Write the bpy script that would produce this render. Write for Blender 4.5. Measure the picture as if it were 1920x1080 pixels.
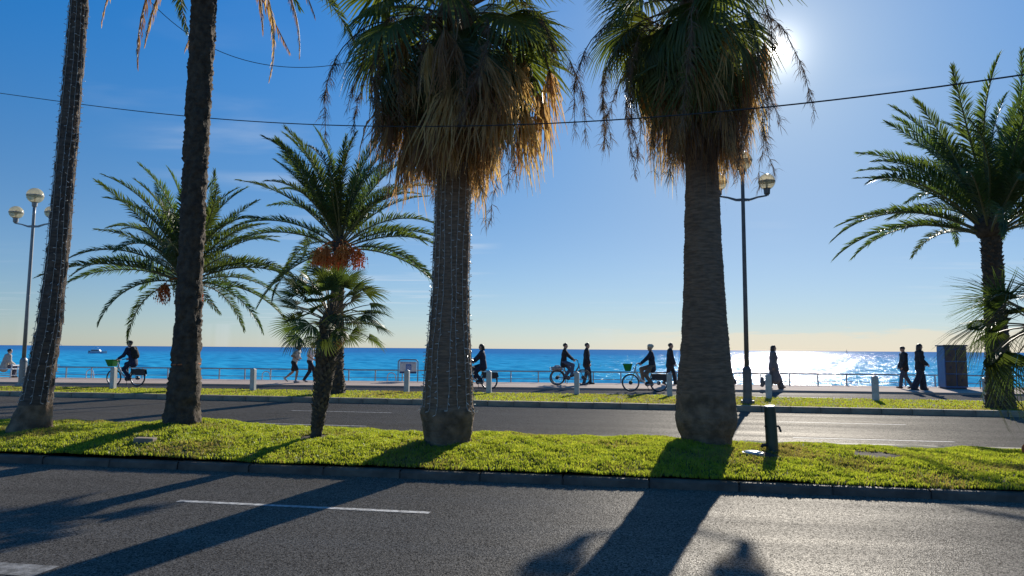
import bpy, math, random
import numpy as np
from math import sin, cos, pi, radians, sqrt
from mathutils import Matrix, Vector, Euler
for o in list(bpy.data.objects): bpy.data.objects.remove(o)
SC = bpy.context.scene
COL = SC.collection
RNG = np.random.default_rng(7)
random.seed(7)

# ------------------------------------------------------------------ camera
PSI, PITCH, ROLL = radians(9.3), radians(5.09), radians(0.42)
cd = bpy.data.cameras.new('camera'); cam = bpy.data.objects.new('camera', cd); COL.objects.link(cam)
cd.sensor_width = 36; cd.lens = 24; cd.clip_start = 0.1; cd.clip_end = 200000
F = Vector((-sin(PSI)*cos(PITCH), cos(PSI)*cos(PITCH), sin(PITCH)))
Rt = Vector((cos(PSI), sin(PSI), 0)); U = Rt.cross(F)
R2 = Rt*cos(ROLL)+U*sin(ROLL); U2 = U*cos(ROLL)-Rt*sin(ROLL)
m = Matrix((R2, U2, -F)).transposed().to_4x4(); m.translation = (0, 0, 1.72)
cam.matrix_world = m
SC.camera = cam
# ------------------------------------------------------------------ sky, sun, exposure
SUN_EL, SUN_AZ = radians(22.86), radians(12.4)      # azimuth from +Y towards +X
SD = Vector((sin(SUN_AZ)*cos(SUN_EL), cos(SUN_AZ)*cos(SUN_EL), sin(SUN_EL)))
SC.view_settings.view_transform = 'Standard'; SC.view_settings.look = 'None'
SC.view_settings.exposure = 0.36; SC.view_settings.gamma = 1.0
W = bpy.data.worlds.new('World'); SC.world = W; W.use_nodes = True
def build_world():
    nt = W.node_tree; N = nt.nodes; L = nt.links; N.clear()
    def nd(t, **k):
        n = N.new(t)
        for a, b in k.items(): setattr(n, a, b)
        return n
    def mth(op, a, b=None, c=None, clamp=False):
        n = nd('ShaderNodeMath', operation=op, use_clamp=clamp)
        for i, v in enumerate((a, b, c)):
            if v is None: continue
            if isinstance(v, (int, float)): n.inputs[i].default_value = v
            else: L.new(v, n.inputs[i])
        return n.outputs[0]
    def mix(fac, a, b, bt='MIX'):
        n = nd('ShaderNodeMix', data_type='RGBA', blend_type=bt)
        for s, v in ((n.inputs['Factor'], fac), (n.inputs[6], a), (n.inputs[7], b)):
            if isinstance(v, (int, float)): s.default_value = v
            elif isinstance(v, tuple): s.default_value = (*v, 1)
            else: L.new(v, s)
        return n.outputs[2]
    def ramp01(v, lo, hi):
        n = nd('ShaderNodeMapRange', interpolation_type='SMOOTHSTEP'); L.new(v, n.inputs[0])
        n.inputs[1].default_value = lo; n.inputs[2].default_value = hi
        return n.outputs[0]
    sky = nd('ShaderNodeTexSky', sky_type='NISHITA'); sky.sun_disc = False
    sky.sun_elevation = SUN_EL; sky.sun_rotation = SUN_AZ
    sky.altitude = 0; sky.air_density = 1.0; sky.dust_density = 0.02; sky.ozone_density = 6.0
    tc = nd('ShaderNodeTexCoord'); g = tc.outputs['Generated']
    sx = nd('ShaderNodeSeparateXYZ'); L.new(g, sx.inputs[0]); x, y, z = sx.outputs
    dp = nd('ShaderNodeVectorMath', operation='DOT_PRODUCT'); nv = nd('ShaderNodeVectorMath', operation='NORMALIZE'); L.new(g, nv.inputs[0])
    L.new(nv.outputs[0], dp.inputs[0]); dp.inputs[1].default_value = SD
    ang = mth('ARCCOSINE', mth('MINIMUM', dp.outputs['Value'], 1.0))
    aur = mth('EXPONENT', mth('MULTIPLY', ang, -2.6))
    hs = nd('ShaderNodeHueSaturation'); L.new(sky.outputs[0], hs.inputs['Color'])
    L.new(mth('MULTIPLY', mth('MULTIPLY_ADD', ramp01(z, 0.0, 0.5), 0.27, 1.0), mth('MULTIPLY_ADD', aur, -0.44, 1.0)), hs.inputs['Saturation'])
    L.new(mth('MULTIPLY', mth('MULTIPLY_ADD', ramp01(z, 0.15, 0.6), 0.5, 1.0), mth('MULTIPLY_ADD', aur, -0.36, 1.0)), hs.inputs['Value'])
    base = mix(1.0, hs.outputs[0], mix(ramp01(z, 0.03, 0.4), (0.96, 0.97, 1.04), (0.82, 1.09, 1.15)), 'MULTIPLY')
    # thin high wisps
    zz = mth('MAXIMUM', z, 0.03)
    cx = mth('DIVIDE', x, zz); cy = mth('DIVIDE', y, zz)
    cv = nd('ShaderNodeCombineXYZ'); L.new(mth('MULTIPLY', cx, 0.55), cv.inputs[0]); L.new(mth('MULTIPLY', cy, 1.5), cv.inputs[1])
    n1 = nd('ShaderNodeTexNoise'); L.new(cv.outputs[0], n1.inputs[0]); n1.inputs['Scale'].default_value = 0.7; n1.inputs['Detail'].default_value = 7; n1.inputs['Distortion'].default_value = 0.5
    n2 = nd('ShaderNodeTexNoise'); L.new(g, n2.inputs[0]); n2.inputs['Scale'].default_value = 3.1; n2.inputs['Detail'].default_value = 2
    wisp = mth('MULTIPLY', ramp01(n1.outputs[0], 0.5, 0.78), ramp01(n2.outputs[0], 0.46, 0.66))
    col = mix(mth('MULTIPLY', wisp, 0.5), base, (8.0, 8.7, 9.4))
    # low bank of cloud on the horizon
    sc = nd('ShaderNodeMapping'); L.new(g, sc.inputs[0]); sc.inputs['Scale'].default_value = (9, 9, 70)
    n3 = nd('ShaderNodeTexNoise'); L.new(sc.outputs[0], n3.inputs[0]); n3.inputs['Scale'].default_value = 1.6; n3.inputs['Detail'].default_value = 8; n3.inputs['Roughness'].default_value = 0.6
    az = mth('ARCTAN2', x, y)
    top = mth('ADD', 0.004, mth('MULTIPLY', n3.outputs[0], 0.042))
    bank = mth('MULTIPLY', ramp01(mth('SUBTRACT', top, z), -0.003, 0.005), ramp01(az, -0.12, 0.16))
    col = mix(mth('MULTIPLY', bank, 0.55), col, (9.6, 8.3, 6.3))
    # the sun itself with its tight aureole
    disc = mth('MULTIPLY', ramp01(ang, 0.009, 0.005), 120.0)
    glow = mth('MULTIPLY', mth('EXPONENT', mth('MULTIPLY', ang, -70.0)), 30.0)
    glow2 = mth('MULTIPLY', mth('EXPONENT', mth('MULTIPLY', ang, -7.0)), 4.2)
    tot = mth('ADD', disc, mth('ADD', glow, glow2))
    gc = nd('ShaderNodeVectorMath', operation='SCALE'); gc.inputs[0].default_value = (1.0, 0.95, 0.84); L.new(tot, gc.inputs['Scale'])
    ad = nd('ShaderNodeVectorMath', operation='ADD'); L.new(col, ad.inputs[0]); L.new(gc.outputs[0], ad.inputs[1])
    bg = nd('ShaderNodeBackground'); L.new(ad.outputs[0], bg.inputs[0]); bg.inputs[1].default_value = 0.07
    out = nd('ShaderNodeOutputWorld'); L.new(bg.outputs[0], out.inputs[0])
build_world()
ld = bpy.data.lights.new('sun', 'SUN'); ld.energy = 5.0; ld.angle = radians(0.53); ld.color = (1.0, 0.93, 0.82)
sun = bpy.data.objects.new('sun', ld); COL.objects.link(sun)
sun.rotation_euler = SD.to_track_quat('Z', 'Y').to_euler(); sun.location = (20, 60, 40)

# ------------------------------------------------------------------ helpers
class MB:
    """collects vertices and faces; build() links them as one mesh object"""
    def __init__(s): s.v = []; s.f = []; s.m = []; s.n = 0
    def add(s, v, f, mi=0):
        v = np.asarray(v, float).reshape(-1, 3)
        s.v.append(v); o = s.n
        for q in f: s.f.append(tuple(int(i)+o for i in q)); s.m.append(mi)
        s.n += len(v); return s
    def box(s, x0, x1, y0, y1, z0, z1, mi=0, M=None):
        v = np.array([(x, y, z) for z in (z0, z1) for y in (y0, y1) for x in (x0, x1)], float)
        if M is not None: v = np.array([M @ Vector(p) for p in v])
        return s.add(v, [(0,2,3,1),(4,5,7,6),(0,1,5,4),(2,6,7,3),(0,4,6,2),(1,3,7,5)], mi)
    def bbox(s, x0, x1, y0, y1, z0, z1, b=.01, mi=0):
        """box with chamfered vertical and top edges"""
        prof = lambda i: [(x0+b+i,y0+i),(x1-b-i,y0+i),(x1-i,y0+b+i),(x1-i,y1-b-i),(x1-b-i,y1-i),(x0+b+i,y1-i),(x0+i,y1-b-i),(x0+i,y0+b+i)]
        v = [(x,y,z0) for x,y in prof(0)]+[(x,y,z1-b) for x,y in prof(0)]+[(x,y,z1) for x,y in prof(b)]
        f = [(i,(i+1)%8,8+(i+1)%8,8+i) for i in range(8)]+[(8+i,8+(i+1)%8,16+(i+1)%8,16+i) for i in range(8)]
        f += [tuple(range(16,24)), tuple(range(7,-1,-1))]
        return s.add(v, f, mi)
    def tube(s, pts, rad, n=8, mi=0, cap=True, closed=False):
        P = [Vector(p) for p in pts]; k = len(P)
        if isinstance(rad, (int, float)): rad = [rad]*k
        t0 = (P[1]-P[0]).normalized()
        a = Vector((0,0,1)) if abs(t0.z) < .9 else Vector((1,0,0))
        nrm = (a - t0*a.dot(t0)).normalized(); V = []
        for i in range(k):
            if closed: t = (P[(i+1)%k]-P[i-1]).normalized()
            else: t = (P[min(i+1,k-1)]-P[max(i-1,0)]).normalized()
            nrm = (nrm - t*nrm.dot(t)).normalized(); b = t.cross(nrm)
            for j in range(n):
                q = 2*pi*j/n; V.append(P[i]+(nrm*cos(q)+b*sin(q))*rad[i])
        f = []
        for i in range(k if closed else k-1):
            for j in range(n):
                i2 = (i+1)%k; f.append((i*n+j, i*n+(j+1)%n, i2*n+(j+1)%n, i2*n+j))
        if cap and not closed: f += [tuple(range(n-1,-1,-1)), tuple(range((k-1)*n, k*n))]
        return s.add([tuple(p) for p in V], f, mi)
    def lathe(s, prof, n=16, mi=0, c=(0,0,0), axis='z'):
        V = []; k = len(prof)
        for r, z in prof:
            for j in range(n):
                q = 2*pi*j/n; p = (r*cos(q), r*sin(q), z)
                if axis == 'y': p = (p[0], p[2], p[1])
                if axis == 'x': p = (p[2], p[0], p[1])
                V.append((p[0]+c[0], p[1]+c[1], p[2]+c[2]))
        f = [(i*n+j, i*n+(j+1)%n, (i+1)*n+(j+1)%n, (i+1)*n+j) for i in range(k-1) for j in range(n)]
        f += [tuple(range(n-1,-1,-1)), tuple(range((k-1)*n, k*n))]
        if axis == 'y': f = [q[::-1] for q in f]
        return s.add(V, f, mi)
    def ball(s, c, r, n=10, mi=0):
        if isinstance(r, (int,float)): r = (r,r,r)
        V = [(c[0], c[1], c[2]-r[2])]; k = max(4, n//2)
        for i in range(1, k):
            t = -pi/2+pi*i/k
            for j in range(n): V.append((c[0]+r[0]*cos(t)*cos(2*pi*j/n), c[1]+r[1]*cos(t)*sin(2*pi*j/n), c[2]+r[2]*sin(t)))
        V.append((c[0], c[1], c[2]+r[2])); f = []
        for j in range(n): f.append((0, 1+(j+1)%n, 1+j))
        for i in range(k-2):
            for j in range(n): f.append((1+i*n+j, 1+i*n+(j+1)%n, 1+(i+1)*n+(j+1)%n, 1+(i+1)*n+j))
        for j in range(n): f.append((1+(k-2)*n+j, 1+(k-2)*n+(j+1)%n, len(V)-1))
        return s.add(V, f, mi)
    def mesh(s, name, mats, smooth=False):
        me = bpy.data.meshes.new(name)
        v = np.concatenate(s.v) if s.v else np.zeros((0,3))
        me.from_pydata(v.tolist(), [], s.f)
        for mm in (mats if isinstance(mats, (list,tuple)) else [mats]): me.materials.append(mm)
        if len(set(s.m)) > 1: me.polygons.foreach_set('material_index', s.m)
        if smooth: me.polygons.foreach_set('use_smooth', [True]*len(s.f))
        me.update(); return me
    def build(s, name, mats, parent=None, loc=(0,0,0), rot=(0,0,0), smooth=False):
        return link(name, s.mesh(name, mats, smooth), parent, loc, rot)
def link(name, me, parent=None, loc=(0,0,0), rot=(0,0,0)):
    o = bpy.data.objects.new(name, me); COL.objects.link(o)
    o.parent = parent; o.location = loc; o.rotation_euler = rot; return o
def fastmesh(name, V, quads, tris, mats, mi=None, smooth=False):
    """big arrays of quads and triangles -> mesh"""
    me = bpy.data.meshes.new(name)
    quads = np.asarray(quads, np.int32).reshape(-1,4); tris = np.asarray(tris, np.int32).reshape(-1,3)
    nq, ntr = len(quads), len(tris)
    me.vertices.add(len(V)); me.vertices.foreach_set('co', np.asarray(V, np.float32).ravel())
    li = np.concatenate([quads.ravel(), tris.ravel()]); me.loops.add(len(li)); me.loops.foreach_set('vertex_index', li)
    me.polygons.add(nq+ntr)
    me.polygons.foreach_set('loop_start', np.concatenate([np.arange(nq)*4, nq*4+np.arange(ntr)*3]).astype(np.int32))
    for mm in (mats if isinstance(mats, (list,tuple)) else [mats]): me.materials.append(mm)
    if mi is not None: me.polygons.foreach_set('material_index', np.asarray(mi, np.int32))
    if smooth: me.polygons.foreach_set('use_smooth', np.ones(nq+ntr, bool))
    me.update(calc_edges=True); me.validate(); return me
def tag(o, label=None, cat=None, group=None, kind=None):
    if label: o['label'] = label
    if cat: o['category'] = cat
    if group: o['group'] = group
    if kind: o['kind'] = kind
    return o
def thing(name, label, cat, loc=(0,0,0), rz=0, group=None):
    o = bpy.data.objects.new(name, None); COL.objects.link(o); o.empty_display_size = .2
    o.location = loc; o.rotation_euler = (0,0,rz); return tag(o, label, cat, group)
def copy_tree(o, parent=None):
    c = o.copy(); COL.objects.link(c); c.parent = parent
    for ch in list(o.children): copy_tree(ch, c)
    return c
# ------------------------------------------------------------------ materials
MATS = {}
def mat(name, c, c2=None, rough=.7, scale=8, detail=4, bump=0, bscale=None, metal=0, spec=.5, trans=0, tcol=None, stretch=(1,1,1), lo=.35, hi=.65, alpha=1, coat=0, rvar=0, rand=0):
    mt = bpy.data.materials.new(name); mt.use_nodes = True; nt = mt.node_tree; N = nt.nodes; L = nt.links
    b = N['Principled BSDF']; out = N['Material Output']
    tc = N.new('ShaderNodeTexCoord'); mp = N.new('ShaderNodeMapping'); mp.inputs['Scale'].default_value = stretch
    L.new(tc.outputs['Object'], mp.inputs[0])
    n = N.new('ShaderNodeTexNoise'); n.inputs['Scale'].default_value = scale; n.inputs['Detail'].default_value = detail
    L.new(mp.outputs[0], n.inputs[0])
    mr = N.new('ShaderNodeMapRange'); mr.inputs[1].default_value = lo; mr.inputs[2].default_value = hi; L.new(n.outputs[0], mr.inputs[0])
    mx = N.new('ShaderNodeMix'); mx.data_type = 'RGBA'; L.new(mr.outputs[0], mx.inputs[0])
    if c2 is None: c2 = tuple(k*.78 for k in c)
    mx.inputs[6].default_value = (*c, 1); mx.inputs[7].default_value = (*c2, 1)
    col = mx.outputs[2]
    if rand:
        oi = N.new('ShaderNodeObjectInfo'); hv = N.new('ShaderNodeHueSaturation'); L.new(col, hv.inputs['Color'])
        r2 = N.new('ShaderNodeMapRange'); r2.inputs[3].default_value = 1-rand; r2.inputs[4].default_value = 1+rand
        L.new(oi.outputs['Random'], r2.inputs[0]); L.new(r2.outputs[0], hv.inputs['Value'])
        r3 = N.new('ShaderNodeMapRange'); r3.inputs[3].default_value = .5-rand*.06; r3.inputs[4].default_value = .5+rand*.06
        L.new(oi.outputs['Random'], r3.inputs[0]); L.new(r3.outputs[0], hv.inputs['Hue']); col = hv.outputs[0]
    L.new(col, b.inputs['Base Color'])
    b.inputs['Roughness'].default_value = rough; b.inputs['Metallic'].default_value = metal
    b.inputs['Specular IOR Level'].default_value = spec; b.inputs['Alpha'].default_value = alpha
    b.inputs['Coat Weight'].default_value = coat
    if rvar:
        r4 = N.new('ShaderNodeMapRange'); r4.inputs[3].default_value = rough-rvar; r4.inputs[4].default_value = rough+rvar
        L.new(n.outputs[0], r4.inputs[0]); L.new(r4.outputs[0], b.inputs['Roughness'])
    if bump:
        n2 = N.new('ShaderNodeTexNoise'); n2.inputs['Scale'].default_value = bscale or scale*4; n2.inputs['Detail'].default_value = 5
        L.new(mp.outputs[0], n2.inputs[0]); bp = N.new('ShaderNodeBump'); bp.inputs['Strength'].default_value = bump; bp.inputs['Distance'].default_value = .02
        L.new(n2.outputs[0], bp.inputs['Height']); L.new(bp.outputs[0], b.inputs['Normal'])
    if trans:
        tr = N.new('ShaderNodeBsdfTranslucent'); ms = N.new('ShaderNodeMixShader'); ms.inputs[0].default_value = trans
        if tcol:
            m3 = N.new('ShaderNodeMix'); m3.data_type = 'RGBA'; m3.blend_type = 'MULTIPLY'; m3.inputs[0].default_value = 1
            L.new(col, m3.inputs[6]); m3.inputs[7].default_value = (*tcol, 1); L.new(m3.outputs[2], tr.inputs[0])
        else: L.new(col, tr.inputs[0])
        L.new(b.outputs[0], ms.inputs[1]); L.new(tr.outputs[0], ms.inputs[2]); L.new(ms.outputs[0], out.inputs[0])
    MATS[name] = mt; return mt
def asphalt(name, c, spk, rough, scale=1.0, spec=.5):
    """stone-chip asphalt: chips of different tone, tyre-polished lanes running along the road"""
    mt = bpy.data.materials.new(name); mt.use_nodes = True; nt = mt.node_tree; N = nt.nodes; L = nt.links
    b = N['Principled BSDF']; tc = N.new('ShaderNodeTexCoord')
    v = N.new('ShaderNodeTexVoronoi'); v.inputs['Scale'].default_value = 95*scale; L.new(tc.outputs['Object'], v.inputs[0])
    sp = N.new('ShaderNodeSeparateColor'); L.new(v.outputs['Color'], sp.inputs[0])
    r = N.new('ShaderNodeMapRange'); L.new(sp.outputs[0], r.inputs[0]); r.inputs[1].default_value = 0; r.inputs[2].default_value = 1; r.inputs[3].default_value = 1-spk; r.inputs[4].default_value = 1+spk
    mp = N.new('ShaderNodeMapping'); mp.inputs['Scale'].default_value = (.06, 1.0, 1); L.new(tc.outputs['Object'], mp.inputs[0])
    n = N.new('ShaderNodeTexNoise'); n.inputs['Scale'].default_value = 1.6; n.inputs['Detail'].default_value = 6; L.new(mp.outputs[0], n.inputs[0])
    n2 = N.new('ShaderNodeTexNoise'); n2.inputs['Scale'].default_value = .55; n2.inputs['Detail'].default_value = 6; L.new(tc.outputs['Object'], n2.inputs[0])
    a = N.new('ShaderNodeMath'); a.operation = 'MULTIPLY_ADD'; L.new(n.outputs[0], a.inputs[0]); a.inputs[1].default_value = .75; a.inputs[2].default_value = .45
    a2 = N.new('ShaderNodeMath'); a2.operation = 'MULTIPLY_ADD'; L.new(n2.outputs[0], a2.inputs[0]); a2.inputs[1].default_value = .5; a2.inputs[2].default_value = .75
    p = N.new('ShaderNodeMath'); p.operation = 'MULTIPLY'; L.new(a.outputs[0], p.inputs[0]); L.new(a2.outputs[0], p.inputs[1])
    q = N.new('ShaderNodeMath'); q.operation = 'MULTIPLY'; L.new(p.outputs[0], q.inputs[0]); L.new(r.outputs[0], q.inputs[1])
    sc = N.new('ShaderNodeVectorMath'); sc.operation = 'SCALE'; sc.inputs[0].default_value = c; L.new(q.outputs[0], sc.inputs['Scale'])
    N.remove(b); out = N['Material Output']; df = N.new('ShaderNodeBsdfDiffuse'); df.inputs['Roughness'].default_value = .6; L.new(sc.outputs[0], df.inputs[0])
    gl = N.new('ShaderNodeBsdfGlossy'); ms = N.new('ShaderNodeMixShader'); gl.inputs[0].default_value = (1,.97,.92,1)
    L.new(df.outputs[0], ms.inputs[1]); L.new(gl.outputs[0], ms.inputs[2]); L.new(ms.outputs[0], out.inputs[0])
    fr = N.new('ShaderNodeMath'); fr.operation = 'MULTIPLY'; L.new(r.outputs[0], fr.inputs[0]); fr.inputs[1].default_value = spec; L.new(fr.outputs[0], ms.inputs[0])
    rr = N.new('ShaderNodeMapRange'); L.new(n.outputs[0], rr.inputs[0]); rr.inputs[1].default_value = .3; rr.inputs[2].default_value = .7; rr.inputs[3].default_value = rough+.08; rr.inputs[4].default_value = rough-.08
    L.new(rr.outputs[0], gl.inputs['Roughness'])
    bp = N.new('ShaderNodeBump'); bp.inputs['Strength'].default_value = .6; bp.inputs['Distance'].default_value = .004
    L.new(v.outputs['Distance'], bp.inputs['Height']); L.new(bp.outputs[0], gl.inputs['Normal']); L.new(bp.outputs[0], df.inputs['Normal'])
    return mt
ASPH = asphalt('asphalt', (.145,.127,.102), .75, .53, spec=.036)
ASPH2 = asphalt('cycle_asphalt', (.13,.125,.125), .4, .5, spec=.02)
PAINT = mat('road_paint', (.5,.5,.48), (.16,.16,.155), .7, 16, 8, lo=.4, hi=.66, bump=.3, bscale=90)
STONE = mat('kerb_stone', (.13,.105,.08), (.07,.056,.043), .75, 5, 6, bump=.35, bscale=60, rand=.12)
STONE2 = mat('kerb_stone_pale', (.36,.29,.2), (.25,.20,.14), .85, 5, 6, bump=.3, bscale=60, rand=.10)
MORTAR = mat('mortar', (.12,.11,.1), rough=.9)
PROM = mat('promenade_paving', (.47,.375,.315), (.39,.31,.26), .9, .8, 8, bump=.15, bscale=70, spec=.08)
SOIL = mat('soil', (.07,.045,.022), (.035,.024,.012), .95, 9, 6, bump=.8, bscale=30)
TURF = mat('turf_soil', (.09,.095,.022), (.055,.06,.02), .95, 6, 6, bump=.8, bscale=50)
GRASS = mat('grass_blade', (.31,.375,.06), (.175,.25,.034), .45, 6, 6, trans=.6, tcol=(1.7,1.5,.7), spec=.35)
GRASSD = mat('grass_blade_dry', (.36,.30,.12), (.23,.22,.07), .55, 1.3, 5, trans=.5, tcol=(1.3,1.2,.7), spec=.3)
TRUNK = mat('palm_trunk', (.15,.11,.08), (.07,.052,.04), .9, 5, 8, bump=.9, bscale=22, stretch=(1,1,5))
TRUNKV = mat('palm_trunk_fissured', (.29,.19,.12), (.15,.098,.062), .9, 5, 9, bump=1.0, bscale=16, stretch=(1.3,1.3,7))
TBASE = mat('palm_root_boss', (.27,.18,.112), (.11,.072,.044), .95, 6, 9, bump=1.0, bscale=30)
DATETR = mat('date_palm_trunk', (.10,.075,.05), (.045,.034,.024), .95, 10, 8, bump=1.0, bscale=24)
STUB = mat('leaf_stub', (.17,.125,.075), (.08,.058,.036), .9, 16, 6, bump=.7, bscale=50, rand=.3)
FROND = mat('frond_green', (.085,.125,.045), (.05,.085,.034), .45, 2.2, 4, trans=.45, tcol=(1.7,1.6,.6), rand=.25, spec=.5)
RACHIS = mat('rachis', (.16,.16,.06), (.10,.10,.04), .5, 5)
FAN = mat('fan_leaf', (.10,.14,.05), (.06,.095,.036), .42, 3, 4, trans=.48, tcol=(1.9,1.6,.5), rand=.25, spec=.5)
FANSH = mat('fan_leaf_small', (.08,.115,.042), (.05,.078,.03), .42, 3, 4, trans=.45, tcol=(1.5,1.4,.5), rand=.3, spec=.5)
DEAD = mat('dead_leaf', (.50,.36,.20), (.29,.195,.10), .75, 5, 6, trans=.55, tcol=(1.35,1.12,.75), rand=.42, spec=.2)
PETI = mat('petiole', (.26,.17,.08), (.16,.11,.05), .55, 6)
STRAW = mat('flower_stalk', (.23,.15,.085), (.12,.08,.05), .8, 8, trans=.25, rand=.25)
FRUIT = mat('date_fruit', (.80,.27,.05), (.6,.18,.03), .5, 20, trans=.25, rand=.15)
WHITEP = mat('white_bollard_paint', (.62,.60,.56), (.5,.48,.44), .6, 6, 6, bump=.15)
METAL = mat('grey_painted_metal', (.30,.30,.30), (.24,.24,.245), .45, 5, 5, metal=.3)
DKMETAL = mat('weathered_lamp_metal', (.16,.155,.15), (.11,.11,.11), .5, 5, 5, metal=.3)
WMETAL = mat('white_metal', (.75,.75,.73), (.62,.62,.6), .4, 6, 4)
STEEL = mat('rail_metal', (.34,.37,.40), (.25,.27,.30), .4, 4, 4, metal=.5)
GREENP = mat('dark_green_paint', (.022,.055,.045), (.015,.038,.032), .4, 9, 5, bump=.1)
BLACK = mat('black_rubber', (.018,.018,.018), (.03,.03,.03), .7, 20)
CABLE = mat('cable_black', (.02,.02,.022), rough=.6)
WIRE = mat('light_wire', (.40,.38,.34), (.27,.25,.22), .5, 30)
BULB = mat('light_bulb', (.8,.8,.78), (.65,.65,.62), .25, 30, trans=.3)

# ------------------------------------------------------------------ the ground, roads, promenade, sea
XL, XR = -70.0, 60.0
def lerp(tab):
    xs, ys = zip(*tab); return lambda x: float(np.interp(x, xs, ys))
grass_back = lerp(((-70,20.9),(-45,21.4),(-21.7,23.2),(-10,24.2),(-1.3,24.75),(7.5,24.75),(60,24.8)))
prom_front = lerp(((-70,22.2),(-45,23.0),(-22.3,25.1),(-16,25.9),(-1.4,27.4),(8.4,28.1),(60,29.5)))
prom_edge = lerp(((-70,25.6),(-45,27.0),(-26.7,28.75),(-19,29.56),(-11.6,30.15),(-1.7,31.4),(10,32.6),(60,35.5)))
ZG, ZC, ZP = .13, .12, .2
def sheet(name, f0, f1, z, m, step=2.0, x0=XL, x1=XR, drop=None, parent=None):
    xs = np.arange(x0, x1+.01, step); mb = MB(); v = []
    for x in xs: v += [(x, f0(x), z), (x, f1(x), z)]
    k = len(xs); mb.add(v, [(2*i, 2*i+2, 2*i+3, 2*i+1) for i in range(k-1)])
    if drop is not None:
        w = []
        for x in xs: w += [(x, f0(x), z), (x, f0(x), drop[0]), (x, f1(x), z), (x, f1(x), drop[1])]
        mb.add(w, [(4*i, 4*i+1, 4*i+5, 4*i+4) for i in range(k-1)]+[(4*i+2, 4*i+6, 4*i+7, 4*i+3) for i in range(k-1)])
    o = mb.build(name, m, parent); 
    if parent is None: tag(o, kind='structure')
    return o
mb = MB(); mb.add([(-4000,-4000,-.06),(4000,-4000,-.06),(4000,26,-.06),(-4000,26,-.06)], [(0,1,2,3)])
tag(mb.build('ground', TURF), kind='structure')
road = sheet('road', lambda x: -6, lambda x: 20.46, 0, ASPH)
WORN_SHADED = mat('worn_shaded_road_paint', (.24,.24,.235), (.085,.085,.08), .8, 12, 8, lo=.36, hi=.62, bump=.3, bscale=90)  # worn paint, its colour also dimmed to imitate the palm trunk's shadow
def marking(x0, x1, y, w, name='lane_dash', m=None):
    mb = MB(); mb.add([(x0,y-w/2,.004),(x1,y-w/2,.004),(x1,y+w/2,.004),(x0,y+w/2,.004)], [(0,1,2,3)])
    return mb.build(name, m or PAINT, road)
marking(-4.92, -2.02, 7.10, .085); marking(-17.9, -15.0, 7.10, .085); marking(8.1, 11, 7.10, .085)
marking(-8.9, -4.36, 4.74, .25, 'wide_dash', WORN_SHADED); marking(3.6, 8.2, 4.3, .25, 'wide_dash', WORN_SHADED)
for x in (-8.95, 3.7, 16.4, -21.6): marking(x, x+2.85, 17.6, .06)
for x in (-8.55, 3.3, 15.2, -20.4): marking(x, x+2.95, 14.5, .07)
# sea and the promenade wall
def sea_mat():
    mt = bpy.data.materials.new('sea_water'); mt.use_nodes = True; nt = mt.node_tree; N = nt.nodes; L = nt.links
    b = N['Principled BSDF']; tc = N.new('ShaderNodeTexCoord'); sp = N.new('ShaderNodeSeparateXYZ'); L.new(tc.outputs['Object'], sp.inputs[0])
    mp = N.new('ShaderNodeMapping'); mp.inputs['Scale'].default_value = (.0025, .012, 1); L.new(tc.outputs['Object'], mp.inputs[0])
    n = N.new('ShaderNodeTexNoise'); n.inputs['Scale'].default_value = 1; n.inputs['Detail'].default_value = 5; L.new(mp.outputs[0], n.inputs[0])
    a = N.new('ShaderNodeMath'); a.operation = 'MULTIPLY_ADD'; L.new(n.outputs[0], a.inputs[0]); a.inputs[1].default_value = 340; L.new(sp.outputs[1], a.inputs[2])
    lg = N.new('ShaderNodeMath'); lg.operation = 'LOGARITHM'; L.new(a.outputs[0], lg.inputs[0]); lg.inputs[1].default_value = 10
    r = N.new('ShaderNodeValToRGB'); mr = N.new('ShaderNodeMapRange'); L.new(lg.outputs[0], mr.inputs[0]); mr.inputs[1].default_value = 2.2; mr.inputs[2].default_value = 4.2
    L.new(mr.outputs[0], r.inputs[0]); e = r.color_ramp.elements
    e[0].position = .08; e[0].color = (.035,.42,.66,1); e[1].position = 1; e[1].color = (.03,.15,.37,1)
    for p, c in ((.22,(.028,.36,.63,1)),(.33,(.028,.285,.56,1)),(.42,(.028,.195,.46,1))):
        q = e.new(p); q.color = c
    N.remove(b); out = N['Material Output']; df = N.new('ShaderNodeBsdfDiffuse'); L.new(r.outputs[0], df.inputs[0])
    gl = N.new('ShaderNodeBsdfGlossy'); gl.inputs['Roughness'].default_value = .17; ms = N.new('ShaderNodeMixShader'); ms.inputs[0].default_value = .07
    L.new(df.outputs[0], ms.inputs[1]); L.new(gl.outputs[0], ms.inputs[2]); L.new(ms.outputs[0], out.inputs[0])
    hs = []
    for s, d, st in ((.42, 4, (1,1.5,1)), (2.6, 3, (1,1.2,1))):
        m2 = N.new('ShaderNodeMapping'); m2.inputs['Scale'].default_value = st; L.new(tc.outputs['Object'], m2.inputs[0])
        w = N.new('ShaderNodeTexNoise'); w.inputs['Scale'].default_value = s; w.inputs['Detail'].default_value = d; L.new(m2.outputs[0], w.inputs[0]); hs.append(w)
    b1 = N.new('ShaderNodeBump'); b1.inputs['Strength'].default_value = 1; b1.inputs['Distance'].default_value = .5; L.new(hs[0].outputs[0], b1.inputs['Height'])
    b2 = N.new('ShaderNodeBump'); b2.inputs['Strength'].default_value = 1; b2.inputs['Distance'].default_value = .13; L.new(hs[1].outputs[0], b2.inputs['Height']); L.new(b1.outputs[0], b2.inputs['Normal'])
    L.new(b2.outputs[0], gl.inputs['Normal']); return mt
ZSEA = -4.2
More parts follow.
